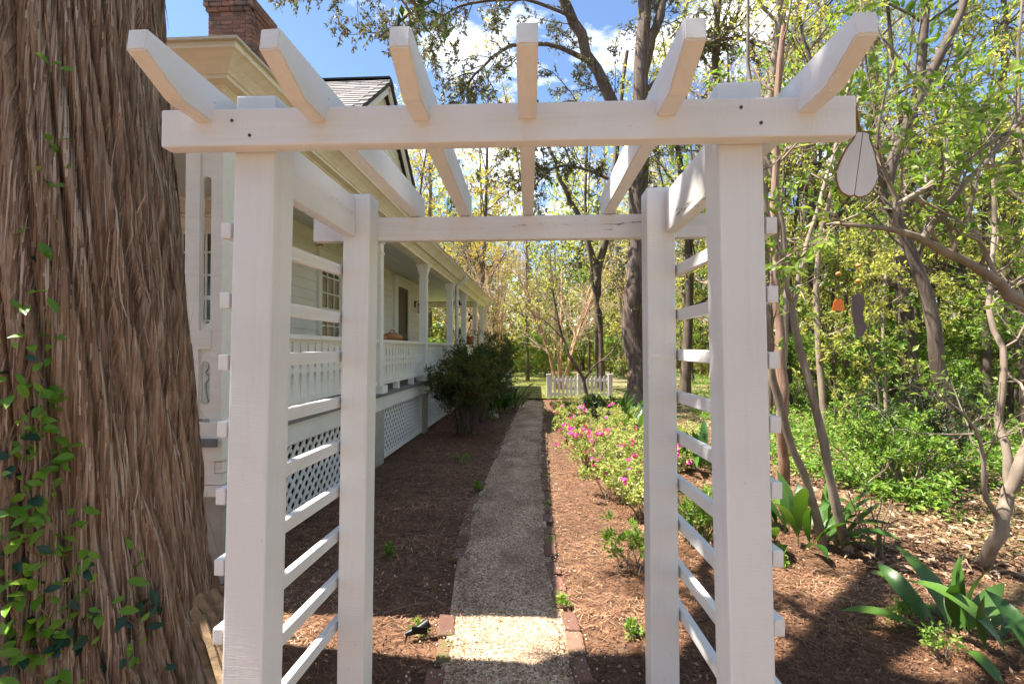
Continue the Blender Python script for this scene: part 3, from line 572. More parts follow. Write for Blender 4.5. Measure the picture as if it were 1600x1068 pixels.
def revolve(prof, n=16):
    q = Q(); a = np.arange(n) / n * 2 * np.pi; V = np.array([[(r * np.cos(t), r * np.sin(t), z) for t in a] for r, z in prof]); K = len(prof)
    i = np.arange(K - 1)[:, None] * n; j = np.arange(n)[None]; F = np.stack([i + j, i + (j+1) % n, i + n + (j+1) % n, i + n + j], -1); return q.add(V, F)
def pot(p, label):
    t = empty('flower_pot', p, label, 'pot'); q = revolve([(.0, 0), (.09, 0), (.14, .06), (.165, .15), (.15, .2), (.175, .22), (.175, .25), (.15, .25), (.13, .2), (0, .2)]); link('bowl', q.mesh('bowl', True), M['terracotta'], t, False)
pot((XR, 14.6, 1.625), 'round dark red pot on the far porch railing')
def basket(p, label, s):
    t = empty('straw_basket', p, label, 'basket'); q = revolve([(0, 0), (.12*s, 0), (.2*s, .04*s), (.21*s, .08*s), (.15*s, .12*s), (.08*s, .15*s), (0, .16*s)]); link('body', q.mesh('body', True), M['straw'], t, False)
    q = Q(); q.tube([(.05*s*math.cos(a), .02*math.sin(a)*s, .15*s + .05*s*math.sin(a)) for a in np.linspace(0, 3.14, 8)], [.01*s]*8, 5); link('knob', q.mesh('knob', True), M['straw'], t, False)
basket((XR - .04, 7.15, 1.625), 'larger of two orange brown woven lumps on the porch railing', .75); basket((XR - .04, 6.6, 1.625), 'smaller orange brown woven lump on railing nearest the arbor post', .45)
def chime(p, label, n):
    t = empty('wind_chime', (p[0], p[1], p[2]), label, 'wind chime'); x, y, z = p
    q = Q(); q.tube([(x, y, 3.23), (x, y, z - .9)], [.004, .004], 4); link('cord', q.mesh('cord'), M['iron'], t)
    for k, (dz, s) in enumerate(((0, .06), (-.1, .08), (-.2, .06), (-.42, .035), (-.62, .05), (-.85, .075))[:n]):
        b = revolve([(0, 0), (s*.3, 0), (s*.45, -s*.5), (s, -s*1.5), (s*.9, -s*1.5), (0, -s*.8)], 10); me = b.mesh('bell', True); o = link('bell', me, M['iron'], t); o.location = Vector((x + (k % 2 - .5)*.05, y, z + dz)); par(o, t)
chime((XR + .0, 12.75, 2.85), 'black iron bell wind chime hanging between porch columns', 6); chime((XR - .3, 17.2, 2.75), 'small black wind chime near the far porch corner', 4)
def fish(p):
    t = empty('hanging_fish', p, 'small dark fish-shaped ornament hanging from the porch ceiling', 'ornament'); 
    out = [(0, .16), (.025, .12), (.03, .06), (.02, .0), (.012, -.05), (.05, -.1), (.0, -.085), (-.05, -.1), (-.012, -.05), (-.02, 0), (-.03, .06), (-.025, .12)]
    o = bm_obj('body', prism(out, .012), M['straw'], t, keep=False); q = Q(); q.tube([(0, 0, .16), (0, 0, 3.24 - p[2])], [.003]*2, 4); link('cord', q.mesh('cord'), M['iron'], t, False)
pf = at(500, 374, 6.1); fish((pf[0], 6.1, pf[2] + .01))

# ================================================================== the arbor
arbor = empty('garden_arbor', (-0.05, 1.5, 0), 'white painted wooden garden arbor standing over the gravel path', 'arbor')
PS = 0.098
def px_at(x, Y): return float(at(x, 545, Y)[0])
Y1, Y2 = 1.145, 1.765                              # front faces of the front and rear posts
z_ft, z_rt = 2.104, 2.06
fl, fr = px_at(360, Y1), px_at(1199, Y1); rl, rr_ = px_at(533.5, Y2), px_at(1057, Y2)
posts = [(fl + PS/2, Y1 + PS/2, -.027, z_ft), (fr - PS/2, Y1 + PS/2, .024, z_ft + .0), (rl + PS/2, Y2 + PS/2, -.014, 2.062), (rr_ - PS/2, Y2 + PS/2, .008, 2.066)]
for x, y, lean, zt in posts: board('post', (x + lean * 1.2, y, -0.15), (x - lean * .35, y, zt), PS, PS, M['white'], arbor, .006, up=(0, -1, 0))
bl, br = px_at(247, 1.10), px_at(1343, 1.10)
board('front_beam', (bl, 1.122, 2.010), (br, 1.122, 2.001), .040, .087, M['white'], arbor, .005)
board('rear_beam', (px_at(490, 1.87), 1.88, 1.955), (px_at(1107, 1.87), 1.88, 1.955), .038, .089, M['white_worn'], arbor, .004)
for x in (posts[0][0], posts[1][0]):
    board('side_header', (x, Y1 + PS + .001, 1.975), (x, Y2 - .001, 1.975), .040, .140, M['white_worn'], arbor, .004)
def rafter(xt, xb, xr):                            # chamfered tail towards the viewer, notched over the beams
    zb_, zt_ = 2.005, 2.094; y0, yn, y1 = .905, 1.01, 1.94
    bm = prism([(y, z + xb * (1 - (y - y0) / (y1 - y0)) - .004) for y, z in ((y0, zb_ + .045), (yn, zb_), (y1, zb_), (y1, zt_), (y0 + .006, zt_))], .040)
    bmesh.ops.bevel(bm, geom=list(bm.edges), offset=.003, segments=2, affect='EDGES')
    # local x runs along the rafter
    o = bm_obj('rafter', bm, M['white']); a = math.atan2(xr - xt, y1 - y0)
    dirv = Vector((math.sin(a), math.cos(a), 0)); side = Vector((-math.cos(a), math.sin(a), 0))
    m = Matrix((dirv, side, Vector((0, 0, 1)))).transposed().to_4x4(); m.translation = Vector((xt, y0, 0)) - dirv * y0; o.matrix_basis = m; par(o, arbor)
for tx, rx, lift in ((206, -.775, .026), (416, -.47, .018), (622, -.285, .014), (824, -.045, .012), (1090, .255, .010), (1362, .57, .009)):
    rafter(px_at(tx, .905), lift, rx)
sx_l, sx_r = fl - .013, fr + .011
for k, yy in enumerate((359, 468, 566, 671, 777, 888, 996, 1103, 1210)):
    z = float(at(354, yy, Y1)[2]); o1 = -.027 * (2.0 - z) / 2.0
    if z > .02: board('slat', (sx_l + o1, Y1 + .003, z), (rl - .013 + o1 * .6, Y2 + PS + .01, z + random.Random(k).uniform(-.006, .006)), .024, .038, M['white'], arbor, .003)
for k, yy in enumerate((351, 459, 563, 664, 767, 874, 982, 1090, 1200)):
    z = float(at(1205, yy, Y1)[2]); o1 = .024 * (2.0 - z) / 2.0
    if z > .02: board('slat', (sx_r + o1, Y1 + .003, z), (rr_ + .011 + o1 * .5, Y2 + PS + .01, z + random.Random(k + 50).uniform(-.006, .006)), .024, .038, M['white'], arbor, .003)

q = Q(); rn = random.Random(9)
for xx in (posts[0][0], posts[1][0]):
    for dx, zz in ((-.022, 2.024), (.02, 1.989)): q.tube([(xx + dx, 1.1035, zz), (xx + dx, 1.1005, zz)], [.0042, .0036], 8); q.add([(xx + dx - .003, 1.1006, zz - .003), (xx + dx + .003, 1.1006, zz - .003), (xx + dx + .003, 1.1006, zz + .003), (xx + dx - .003, 1.1006, zz + .003)], [(0, 1, 2, 3)])
o = link('nail_heads', q.mesh('nail_heads'), plain('rusty_nail', (.10, .06, .045), .6, .4), arbor); o['kind'] = 'stuff'
# ornaments at the arbor's right end
M['milk'] = None
m, n, b, o = mat('milky_glass'); f = noise(n, 9, coord(n), (1, 1, .2), detail=4); n.links.new(ramp(n, f, [(.3, (.50, .50, .50)), (.7, (.72, .72, .71))]), b.inputs['Base Color']); b.inputs['Roughness'].default_value = .15; M['milk'] = m
M['copper'] = plain('copper_foil', (.22, .09, .05), .4, .6); M['orange_glass'] = plain('orange_glass', (.85, .20, .01), .2, bmp=0); M['purple_glass'] = plain('mauve_rippled_glass', (.12, .075, .08), .3, sc=60)
p = at(1341, 255, 1.16); t = empty('glass_pear_ornament', tuple(p), 'milky white stained glass pear shape hanging at the arbor beam end', 'ornament')
s = 1.16 / 780
half = [(0, 48), (-9, 46), (-12, 36), (-21, 18), (-29, -8), (-29, -26), (-21, -44), (-8, -51), (0, -49)]
for sg in (-1, 1):
    pts = [((x if sg < 0 else -x) * s - sg * -.0008 * 0 + (-.0009 if sg < 0 else .0009), z * s) for x, z in half]
    pts = pts[:1] + [tuple(v) for v in spline(pts, 34)[1:-1]] + pts[-1:]
    o = bm_obj('glass_half', prism(pts, .004), M['milk'], t, keep=False); o.rotation_euler = (0, R(8), 0)
ring = [(x * s, 0, z * s) for x, z in half] + [(-x * s, 0, z * s) for x, z in half[-2::-1]]
ring = spline(ring, 60); q = Q(); q.tube(np.array(ring), [.0026] * len(ring), 5); q.tube([(0, 0, half[0][1] * s), (0, 0, half[-1][1] * s)], [.0022] * 2, 5); o = link('copper_edge', q.mesh('copper_edge'), M['copper'], t, False); o.rotation_euler = (0, R(8), 0)
q = Q(); q.tube([(.005, 0, .07), (-.004, -.004, .10), (-.012, -.012, .125)], [.003] * 3, 5); link('hook', q.mesh('hook'), M['copper'], t, False)
# two-strand glass chime hanging from the tree branch
CY = 2.45
p0 = at(1325, 356, CY); t = empty('glass_chime', tuple(at(1325, 520, CY)), 'hanging chime with orange glass bell and mauve glass boot', 'wind chime')
def strand(x, ya, yb, beads):
    q = Q(); a, b_ = at(x, ya, CY), at(x, yb, CY); q.tube([a, b_], [.0012] * 2, 4); link('cord', q.mesh('cord'), M['iron'], t)
    for yb_ in beads:
        q = revolve([(0, -.012), (.009, -.008), (.013, 0), (.009, .008), (0, .012)], 10); o = link('bead', q.mesh('bead', True), M['orange_bead'], t, True); o.location = Vector(at(x, yb_, CY)); par(o, t)
M['orange_bead'] = plain('amber_bead', (.55, .22, .05), .2, bmp=0)
strand(1310, 350, 466, (350, 428)); strand(1341, 352, 460, (415, 439))
sc_ = CY / 780
o = bm_obj('orange_bell', prism([(x * sc_, z * sc_) for x, z in ((-4, 9), (4, 9), (7, 3), (9, -9), (-9, -9), (-7, 3))], .006), M['orange_glass'], t); o.location = Vector(at(1310, 476, CY)); par(o, t)
boot = [(-8, 30), (0, 33), (8, 30), (9, 15), (6, 2), (8, -10), (13, -18), (5, -32), (-4, -34), (-4, -20), (-9, 0), (-10, 15)]
o = bm_obj('glass_boot', prism([(x * sc_, z * sc_) for x, z in boot], .006), M['purple_glass'], t); o.location = Vector(at(1341, 492, CY)); par(o, t)

# ================================================================== the big cedar by the arbor
def cedarbark():
    m, n, b, o = mat('shaggy_cedar_bark'); v = coord(n)
    f = noise(n, 1.0, v, (42, 42, 4.2), detail=9, rough=0.65, dist=0.8); g = noise(n, 1.0, v, (90, 90, 6), detail=4, rough=0.6); h = noise(n, 1.7, v, (1, 1, .45), detail=5)
    c = ramp(n, f, [(0.28, (0.07, 0.036, 0.02)), (0.45, (0.225, 0.13, 0.074)), (0.58, (0.37, 0.23, 0.14)), (0.72, (0.54, 0.40, 0.285))])
    c = mixc(n, ramp(n, g, [(0.50, (0,)*3), (0.70, (0.65,)*3)]), c, (0.40, 0.31, 0.24))
    grey = ramp(n, f, [(0.3, (0.07, 0.05, 0.04)), (0.5, (0.22, 0.175, 0.145)), (0.7, (0.52, 0.45, 0.39))]); c = mixc(n, ramp(n, h, [(0.46, (0,)*3), (0.66, (0.75,)*3)]), c, grey)
    n.links.new(c, b.inputs['Base Color']); b.inputs['Roughness'].default_value = 0.9; ad = nd(n, 'Math', operation='ADD'); n.links.new(f, ad.inputs[0]); n.links.new(g, ad.inputs[1]); bump(n, b, ad.outputs[0], 0.7, 0.012); return m
M['cedar'] = cedarbark(); M['strip'] = rndmat('peeling_bark_strip', [(0.08, 0.042, 0.024), (0.19, 0.11, 0.065), (0.29, 0.19, 0.12), (0.46, 0.36, 0.28)])
TC = np.array([-2.02, 2.0])
def trunk_prof():
    out = []
    for x, y in ((246, -60), (252, 60), (262, 180), (277, 320), (288, 430), (300, 560), (309, 680), (325, 800), (343, 900), (364, 990), (390, 1080)):
        d = ray(x, y); dh = d[:2] / np.linalg.norm(d[:2]); r = abs(TC[0] * dh[1] - TC[1] * dh[0]); s = math.sqrt(TC @ TC - r * r); out.append((CAM_H + d[2] / np.linalg.norm(d[:2]) * s, r))
    return sorted(out)
TP = trunk_prof(); TZ = np.array([p[0] for p in TP]); TR = np.array([p[1] for p in TP])
def trunk_r(th, z):
    base = np.interp(z, TZ, TR); k = th / (2 * np.pi); tw = k + 0.035 * z
    lob = 0.06 * (vnoise(tw * 7 % 7, z * 0.35 + 3, 21, 7) - 0.5) + 0.035 * (vnoise(tw * 17 % 17, z * 0.6, 22, 17) - 0.5)
    lob *= np.where((np.cos(th - 0.25) > 0.8), 0.6, 1.0)
    wv = 0.01 * (vnoise(tw * 9 % 9, z * 1.5, 26, 9) - .5); n1 = vnoise((tw + wv) * 46 % 46, z * 0.55 + 5, 23, 46); n2 = vnoise((tw + wv) * 120 % 120, z * 1.3, 24, 120); n3 = vnoise((tw + wv) * 310 % 310, z * 3.2, 25, 310)
    fur = lambda v, w: np.exp(-((v - .5) / w) ** 2)
    n4 = vnoise((tw + wv) * 70 % 70, z * 6.0, 27, 70)
    rid = 0.045 - 0.048 * fur(n1, .09) - 0.020 * fur(n2, .13) + 0.014 * n3 + 0.012 * (n4 > .5) * fur(n2, .5) * n4
    return base + lob + rid - 0.055
def big_cedar():
    root = empty('cedar_tree', (TC[0], TC[1], 0), 'huge shaggy barked cedar trunk at the left of the arbor', 'tree')
    nt_, nz = 860, 300; th = np.arange(nt_) / nt_ * 2 * np.pi; zz = np.linspace(-0.1, 4.3, nz); T, Z = np.meshgrid(th, zz); r = trunk_r(T, Z)
    V = np.stack([r * np.cos(T), r * np.sin(T), Z], -1); i = np.arange(nz - 1)[:, None] * nt_; j = np.arange(nt_)[None]; j2 = (j + 1) % nt_; F = np.stack([i + j, i + j2, i + nt_ + j2, i + nt_ + j], -1)
    link('trunk', meshq('trunk', V, F, smooth=True), M['cedar'], root, False)
    rng = np.random.default_rng(8); N = 3600; t = rng.uniform(-1.5, 0.9, N); z0 = rng.uniform(0.1, 3.9, N); ln = rng.uniform(0.10, 0.5, N); w = rng.uniform(0.0012, 0.0045, N); ln *= np.where(rng.random(N) < .55, 1, -1); K = 6; Vs = []; s = np.linspace(0, 1, K)
    peel = np.where(rng.random(N) < 0.03, rng.uniform(0.02, 0.06, N), rng.uniform(0.0, 0.010, N)); sh = rng.normal(0, 0.05, N)
    tt = t[:, None] + (sh * ln)[:, None] * s; z = z0[:, None] + ln[:, None] * s; rad = trunk_r(tt, z) + 0.001 + peel[:, None] * (s ** 2); 
    wdt = w[:, None] * (1 - 0.6 * np.abs(2 * s - 1) ** 3); A = np.stack([rad * np.cos(tt), rad * np.sin(tt), z], -1); sd = np.stack([-np.sin(tt), np.cos(tt), 0 * tt], -1) * wdt[..., None]
    V = np.stack([A - sd, A + sd], 2).reshape(-1, 3); i = np.arange(N)[:, None] * K * 2 + np.arange(K - 1)[None] * 2; F = np.stack([i, i + 1, i + 3, i + 2], -1); r = np.repeat(rng.random(N), K - 1)
    o = link('bark_strips', meshq('bark_strips', V, F, r), M['strip'], root, False); o['kind'] = 'stuff'
    # the upper trunk and the crown, above the picture: they shade the arbor
    P = spline([(0, 0, 4.2), (-.1, 0, 6), (-.15, -.1, 8.5), (0, 0, 12), (0, .1, 15)], 14)[None]; Rr = np.linspace(.46, .08, 14)[None]
    V, F = tubes(P, Rr, 24); link('upper_trunk', meshq('upper_trunk', V, F, smooth=True), M['cedar'], root, False)
    rng = np.random.default_rng(33); B, BR_ = grow(rng, P, Rr, 26, 0.08, 0.98, 2.7, 1.35, -0.02, 0.12, 6, 0.3); b2, r2 = grow(rng, B, BR_, 5, 0.25, 1, 1.1, 0.8, 0.03, 0.2, 5, 0.5); b3, r3 = grow(rng, b2, r2, 4, 0.2, 1, 0.5, 0.8, 0.0, 0.2, 4, 0.6)
    low = []  # extra low branches out of view, added to shade the arbor posts
    for k in range(7):
        zb = 4.35 + .33 * k; a = -1.9 + .12 * k; low.append(spline([(.3 * math.cos(a), .3 * math.sin(a), zb), (.75 * math.cos(a), .75 * math.sin(a), zb + .15), (1.35 * math.cos(a), 1.35 * math.sin(a), zb + .1)], 6))
    low = np.array(low); lr = np.repeat(np.linspace(.05, .015, 6)[None], 7, 0); c2, s2 = grow(rng, low, lr, 9, .2, 1, .6, .9, 0, .2, 5, .5); c3, s3 = grow(rng, c2, s2, 6, .2, 1, .35, .8, 0, .2, 4, .6); b3 = np.concatenate([b3, c3, c3])
    q = Q(); q.add(*tubes(B, BR_, 6)); q.add(*tubes(b2, r2, 4)); q.add(*tubes(low, lr, 6)); q.add(*tubes(c2, s2, 4)); link('branches', q.mesh('branches'), M['bark_red'], root, False)
    V, F, r = leaves(rng, b3, 5, .12, .045, .1, jit=.05); link('crown', meshq('crown', V, F, r), M['lf_dark'], root, False)
big_cedar()

# climbing vine: stems over the trunk, every leaf on its own
def leaf_mesh(name, l, w, m, bend=0.12, k=4):
    V = []; F = []
    for i in range(k + 1):
        s = i / k; hw = w * 0.5 * math.sin(math.pi * min(1, s * 0.93 + 0.04)) ** 0.75 * (1.15 - 0.5 * s) if i < k else 0.0005; zc = -bend * l * s * s
        V += [(s * l, -hw, zc + hw * .3), (s * l, 0, zc), (s * l, hw, zc + hw * .3)]
    for i in range(k):
        a = i * 3; F += [(a, a + 3, a + 4, a + 1), (a + 1, a + 4, a + 5, a + 2)]
    me = meshq(name, V, F, np.full(len(F), random.Random(name).random()), True); me.materials.append(m); return me
VL = [leaf_mesh('vine_leaf_a', .062, .031, M['lf_vine']), leaf_mesh('vine_leaf_b', .052, .028, M['lf_vine']), leaf_mesh('vine_leaf_c', .06, .033, M['lf_vine2']), leaf_mesh('vine_leaf_d', .045, .022, M['lf_vine'], .2)]
def orient(o, p, d, nrm_):
    d = Vector(d).normalized(); nn = Vector(nrm_); s = nn.cross(d)
    if s.length < 1e-4: s = Vector((1, 0, 0)).cross(d)
    s.normalize(); nn = d.cross(s); m = Matrix((d, s, nn)).transposed().to_4x4(); m.translation = Vector(p); o.matrix_basis = m
def vine():
    root = empty('climbing_vine', (TC[0] + .2, TC[1] - .6, 0), 'green leafy vine climbing the big cedar trunk', 'vine'); rng = np.random.default_rng(17); rr = random.Random(17); q = Q()
    starts = [(a * .58 + .2, b, c) for a, b, c in [(-1.95, .3, 1.25), (-1.75, .1, .9), (-1.55, .05, .75), (-1.35, .05, .7), (-1.15, .1, .62), (-1.95, 1.0, 1.5), (-1.9, 1.2, 1.1), (-1.62, .0, 1.0), (-2.0, .5, .8), (-1.05, .15, .35), (-0.85, .05, .5), (-1.8, .7, .85), (-1.5, .45, .5), (-2.05, .1, 1.0), (-1.9, .2, 1.6), (-1.7, .15, 1.2), (-1.95, .45, .9), (-1.8, .5, .8), (-1.65, .4, .7), (-2.0, .75, .7), (-1.75, .3, .5), (-2.12, .55, .5), (-2.1, .3, .5), (-1.98, .2, .45), (-2.05, .75, .4)]]
    n = 0
    for si, (t0, z0, ln) in enumerate(starts):
        K = 22; s = np.linspace(0, 1, K); t = t0 + .16 * np.cumsum(rng.normal(0, .22, K)) * .5; z = z0 + ln * s; r = trunk_r(t, z) + .012 + .012 * rng.random(K)
        P = np.stack([TC[0] + r * np.cos(t), TC[1] + r * np.sin(t), z], 1); q.tube(P, np.full(K, .0022), 4)
        m = int(13 * ln + 4) if si not in (5, 6) else int(11 * ln)
        for k in range(m):
            i = rng.integers(0, K); off = rng.uniform(.004, .04); tt = t[i] + rng.normal(0, .05); zz = z[i] + rng.normal(0, .03); rd = trunk_r(np.array(tt), np.array(zz)) + off
            p = (TC[0] + rd * math.cos(tt), TC[1] + rd * math.sin(tt), zz); nv = Vector((math.cos(tt), math.sin(tt), .7)) + Vector(rng.normal(0, .35, 3)); dv = Vector((-math.sin(tt) * rng.normal(), math.cos(tt) * rng.normal(), rng.normal() * .5 - .1)) + Vector((math.cos(tt), math.sin(tt), 0)) * .35
            o = link('leaf', VL[rr.choice((0, 0, 1, 1, 3, 2) if zz > .55 else (0, 1, 2, 2, 3))]); orient(o, p, dv, nv); o.scale = (rr.uniform(.6, 1.25),) * 3; par(o, root); n += 1
    link('stem', q.mesh('stem'), M['twig'], root)
vine()

# split logs at the foot of the cedar
def logs():
    rr = random.Random(6); root = empty('split_log', tuple(gnd(320, 1040)), 'weathered split log leaning at the foot of the cedar', 'log'); a0 = Vector(at(300, 1030, 1.62)); 
    for k, (xa, ya, xb, yb, w) in enumerate(((318, 962, 352, 1075, .022), (306, 950, 362, 1060, .030), (312, 930, 376, 1030, .026), (330, 925, 384, 1005, .034), (304, 975, 340, 1080, .02), (352, 918, 392, 975, .03), (322, 945, 372, 1048, .02))):
        o = board('splinter', Vector(at(xa, ya, 1.62 + .02*k)), Vector(at(xb, yb, 1.50 + .03*k)), w, .03, M['log'], root, .0025, up=(0.2, -1, .3))
logs()

# ================================================================== plants
def bladeleaf(seed, l, w, arch, k=8):
    rr = random.Random(seed); V = []; F = []; x = z = 0; a = R(rr.uniform(68, 86))
    for i in range(k + 1):
        s = i / k; hw = w * .5 * max(.06, min(1, (s - .12) * 3.2 if s < .45 else 1)) * (1 if s < .55 else max(.02, 1 - ((s - .55) / .45) ** 2.2)); 
        V += [(x, -hw, z + hw * .25), (x, 0, z), (x, hw, z + hw * .25)]; x += math.cos(a) * l / k; z += math.sin(a) * l / k; a -= R(arch) / k
    for i in range(k): b = i * 3; F += [(b, b + 3, b + 4, b + 1), (b + 1, b + 4, b + 5, b + 2)]
    me = meshq('blade', V, F, smooth=True); return me
BL = [bladeleaf(i, .52 + .05 * (i % 3), .095 + .014 * (i % 2), 30 + 20 * i) for i in range(5)]
for me in BL: me.materials.append(M['blade'])
IL = [bladeleaf(20 + i, .48, .03, 10 + 12 * i) for i in range(2)]
for me in IL: me.materials.append(M['iris'])
def clump(name, p, n, label, cat, sc=1.0, spread=.18, meshes=BL, seed=0, group=None, tilt=.35):
    root = empty(name, (p[0], p[1], float(gz(p[0], p[1]))), label, cat, group); rr = random.Random(seed)
    for k in range(n):
        a = rr.uniform(0, 6.283); d = spread * rr.random() ** .6; o = link('leaf', rr.choice(meshes)); s = sc * rr.uniform(.7, 1.15)
        o.location = (d * math.cos(a), d * math.sin(a), -.01); o.rotation_euler = (rr.uniform(-tilt, tilt) * .6, rr.uniform(-tilt, tilt), a + rr.uniform(-.9, .9)); o.scale = (s, s * rr.uniform(.85, 1.15), s); o.parent = root
    return root
G = 'cast iron plant clumps'
clump('cast_iron_plant', gnd(1505, 1000), 22, 'large leaved dark green plant in the bottom right foreground', 'plant', .72, .15, seed=3, group=G, tilt=.95)
clump('cast_iron_plant', gnd(1640, 1075), 10, 'broad leaved plant cut by the bottom right picture corner', 'plant', .9, .16, seed=4, group=G)
clump('cast_iron_plant', gnd(1245, 845), 40, 'broad leaved plant behind the two slender trunks', 'plant', .95, .3, seed=5, group=G)
clump('cast_iron_plant', gnd(1090, 728), 60, 'dense broad leaved clump seen between the right arbor posts', 'plant', 1.1, .45, seed=6, group=G)
clump('cast_iron_plant', gnd(1000, 690), 50, 'sunlit broad leaved clump beside the rear right arbor post', 'plant', 1.15, .4, seed=7, group=G)
clump('cast_iron_plant', gnd(968, 655), 40, 'broad leaved clump at the foot of the cedar by the fence', 'plant', 1.2, .45, seed=8, group=G)
clump('cast_iron_plant', gnd(785, 641), 54, 'dark broad leaved clump at the far end of the porch bush', 'plant', 1.25, .42, seed=9, group=G)
clump('iris_plant', gnd(1093, 850), 16, 'upright iris blades between the right arbor posts', 'plant', .8, .12, IL, 10)

def shrub(name, p, h, w, nst, lm, label, cat, seed, ll=.035, lw=.014, nl=16, n2=6, n3=4, group=None, flowers=None, stem='bark_grey', upn=.8, lean=(0, 0)):
    rng = np.random.default_rng(seed); root = empty(name, (p[0], p[1], float(gz(p[0], p[1]))), label, cat, group); a = rng.uniform(0, 6.283, nst); rad = w * rng.uniform(.2, 1, nst); K = 6; s = np.linspace(0, 1, K)
    P = np.zeros((nst, K, 3)); hh = h * rng.uniform(.6, 1, nst); b0 = w * .16 * rng.normal(size=(nst, 2))
    for i, f in enumerate((np.cos(a), np.sin(a))): P[:, :, i] = b0[:, i, None] + (rad * f)[:, None] * (s ** 1.3)[None] + lean[i] * s[None]
    P[:, :, 2] = hh[:, None] * (s ** .85)[None] - .02; P[:, 1:] += rng.normal(0, .02 * h, (nst, K - 1, 3)); Rr = np.full(nst, .007 * h + .003)[:, None] * np.linspace(1, .4, K)[None]
    B, r2 = grow(rng, P, Rr, n2, .3, 1, .38 * h, .7, .05, .18, 4, .6); C, r3 = grow(rng, B, r2, n3, .3, 1, .17 * h, .7, .05, .2, 4, .7)
    q = Q(); q.add(*tubes(P, Rr, 5)); q.add(*tubes(B, r2, 4)); q.add(*tubes(C, r3, 3)); link('stems', q.mesh('stems'), M[stem], root, False)
    V, F, r = leaves(rng, C, nl, ll, lw, .15, 1.0, upn, .012); link('foliage', meshq('foliage', V, F, r), M[lm], root, False)
    if flowers:
        for k in range(flowers):
            t = C[rng.integers(len(C)), -1]
            if t[2] < .35 * h: continue
            for e in range(rng.integers(1, 4)):
                o = link('flower', FL[rng.integers(2)]); o.location = Vector(t + rng.normal(0, .025, 3) + [0, 0, .02]); o.rotation_euler = (rng.normal() * .6 + .4, rng.normal() * .6, rng.uniform(0, 6)); sc = rng.uniform(.8, 1.25); o.scale = (sc,) * 3; o.parent = root
    return root
def flower_mesh(seed):
    q = Q()
    for k in range(5):
        a = k * 2 * math.pi / 5; ca, sa = math.cos(a), math.sin(a); L_, W_ = .028, .013
        for (r0, w0, z0), (r1, w1, z1) in (((.002, .002, 0), (.014, W_, .012)), ((.014, W_, .012), (L_, W_ * .45, .014))):
            q.add([(r0*ca - -w0*sa, r0*sa + -w0*ca, z0), (r0*ca - w0*sa, r0*sa + w0*ca, z0), (r1*ca - w1*sa, r1*sa + w1*ca, z1), (r1*ca - -w1*sa, r1*sa + -w1*ca, z1)], [(0, 1, 2, 3)], random.Random(seed + k).random())
    me = q.mesh('flower'); me.materials.append(M['petal']); return me
FL = [flower_mesh(1), flower_mesh(9)]
GA = 'azaleas in the bed beside the path'
for k, (x, y, h, w, fl_, lab) in enumerate((
    (.55, 8.1, .45, .36, 10, 'magenta flowered azalea nearest the path at the bed edge'), (1.1, 7.2, .5, .42, 7, 'sparsely flowering yellow green azalea in the middle of the bed'), (.62, 6.4, .5, .42, 10, 'low azalea with the most magenta blooms along the brick edging'),
    (1.15, 5.6, .55, .48, 6, 'yellow green azalea with few blooms beside the arbor post'), (.75, 5.1, .4, .36, 3, 'small azalea with a single low bloom near the path'), (1.4, 8.9, .45, .42, 2, 'pale azalea in front of the dark leafy mound'),
    (.6, 11.2, .36, .42, 2, 'yellow green azalea near the picket fence corner post'), (1.25, 12.4, .34, .5, 1, 'yellow green azalea against the picket fence'), (.6, 9.7, .42, .38, 3, 'azalea with pink blooms left of the dark leafy mound'))):
    shrub('azalea_bush', (x, y), h * 1.1, w * 1.2, 19, 'lf_azalea', lab, 'azalea', 40 + k, .04, .017, 7, 5, 4, GA, int(fl_ * 2.4 + 1))
shrub('azalea_bush', (.95, 4.45), .42, .36, 12, 'lf_azalea', 'loose pale azalea nearest the viewer in the sunny bed', 'azalea', 58, .042, .018, 8, 5, 4, GA, 3)
shrub('azalea_bush', (1.55, 6.6), .6, .5, 16, 'lf_azalea', 'yellow green azalea half hidden by the rear right arbor post', 'azalea', 59, .042, .018, 10, 5, 4, GA, 5)
shrub('azalea_bush', (.62, 3.45), .33, .26, 9, 'lf_green', 'flowerless light green azalea at the foot of the rear right post', 'azalea', 60, .045, .018, 8, 4, 3, GA)
shrub('azalea_bush', (1.25, 3.95), .5, .34, 11, 'lf_green', 'flowerless green azalea seen between the right arbor posts', 'azalea', 61, .045, .018, 8, 5, 3, GA)
shrub('hellebore_mound', (1.15, 10.3), .5, .5, 16, 'lf_dark', 'dark blue green leafy mound among the azaleas', 'plant', 62, .11, .035, 8, 4, 3)
shrub('hellebore_mound', (.75, 9.4), .35, .32, 10, 'lf_dark', 'small dark leafy mound right beside the path edge', 'plant', 63, .10, .03, 7, 4, 3)
GN = 'dark bushes along the porch'
shrub('nandina_bush', (-1.33, 8.6), 1.25, .6, 26, 'lf_nandina', 'dark wispy bush nearest the viewer below the porch railing', 'bush', 64, .06, .022, 15, 8, 5, GN, stem='bark_dark')
shrub('nandina_bush', (-1.28, 10.2), 1.55, .62, 26, 'lf_nandina', 'taller dark wispy bush in the middle of the porch planting', 'bush', 65, .06, .022, 15, 8, 5, GN, stem='bark_dark')
shrub('nandina_bush', (-1.2, 12.2), 1.7, .55, 22, 'lf_nandina', 'dark wispy bush farthest along the porch planting', 'bush', 66, .06, .021, 12, 7, 5, GN, stem='bark_dark')
shrub('pale_leaved_shrub', (3.7, 5.4), .95, .75, 18, 'lf_cover', 'sunlit bushy shrub on the green ground left of the pale forked trunk', 'shrub', 67, .05, .022, 12, 6, 4)
shrub('dark_shrub', (4.4, 5.9), 1.0, .7, 18, 'lf_dark', 'dark leaved shrub behind the pale forked trunk', 'shrub', 68, .05, .018, 12, 6, 4)
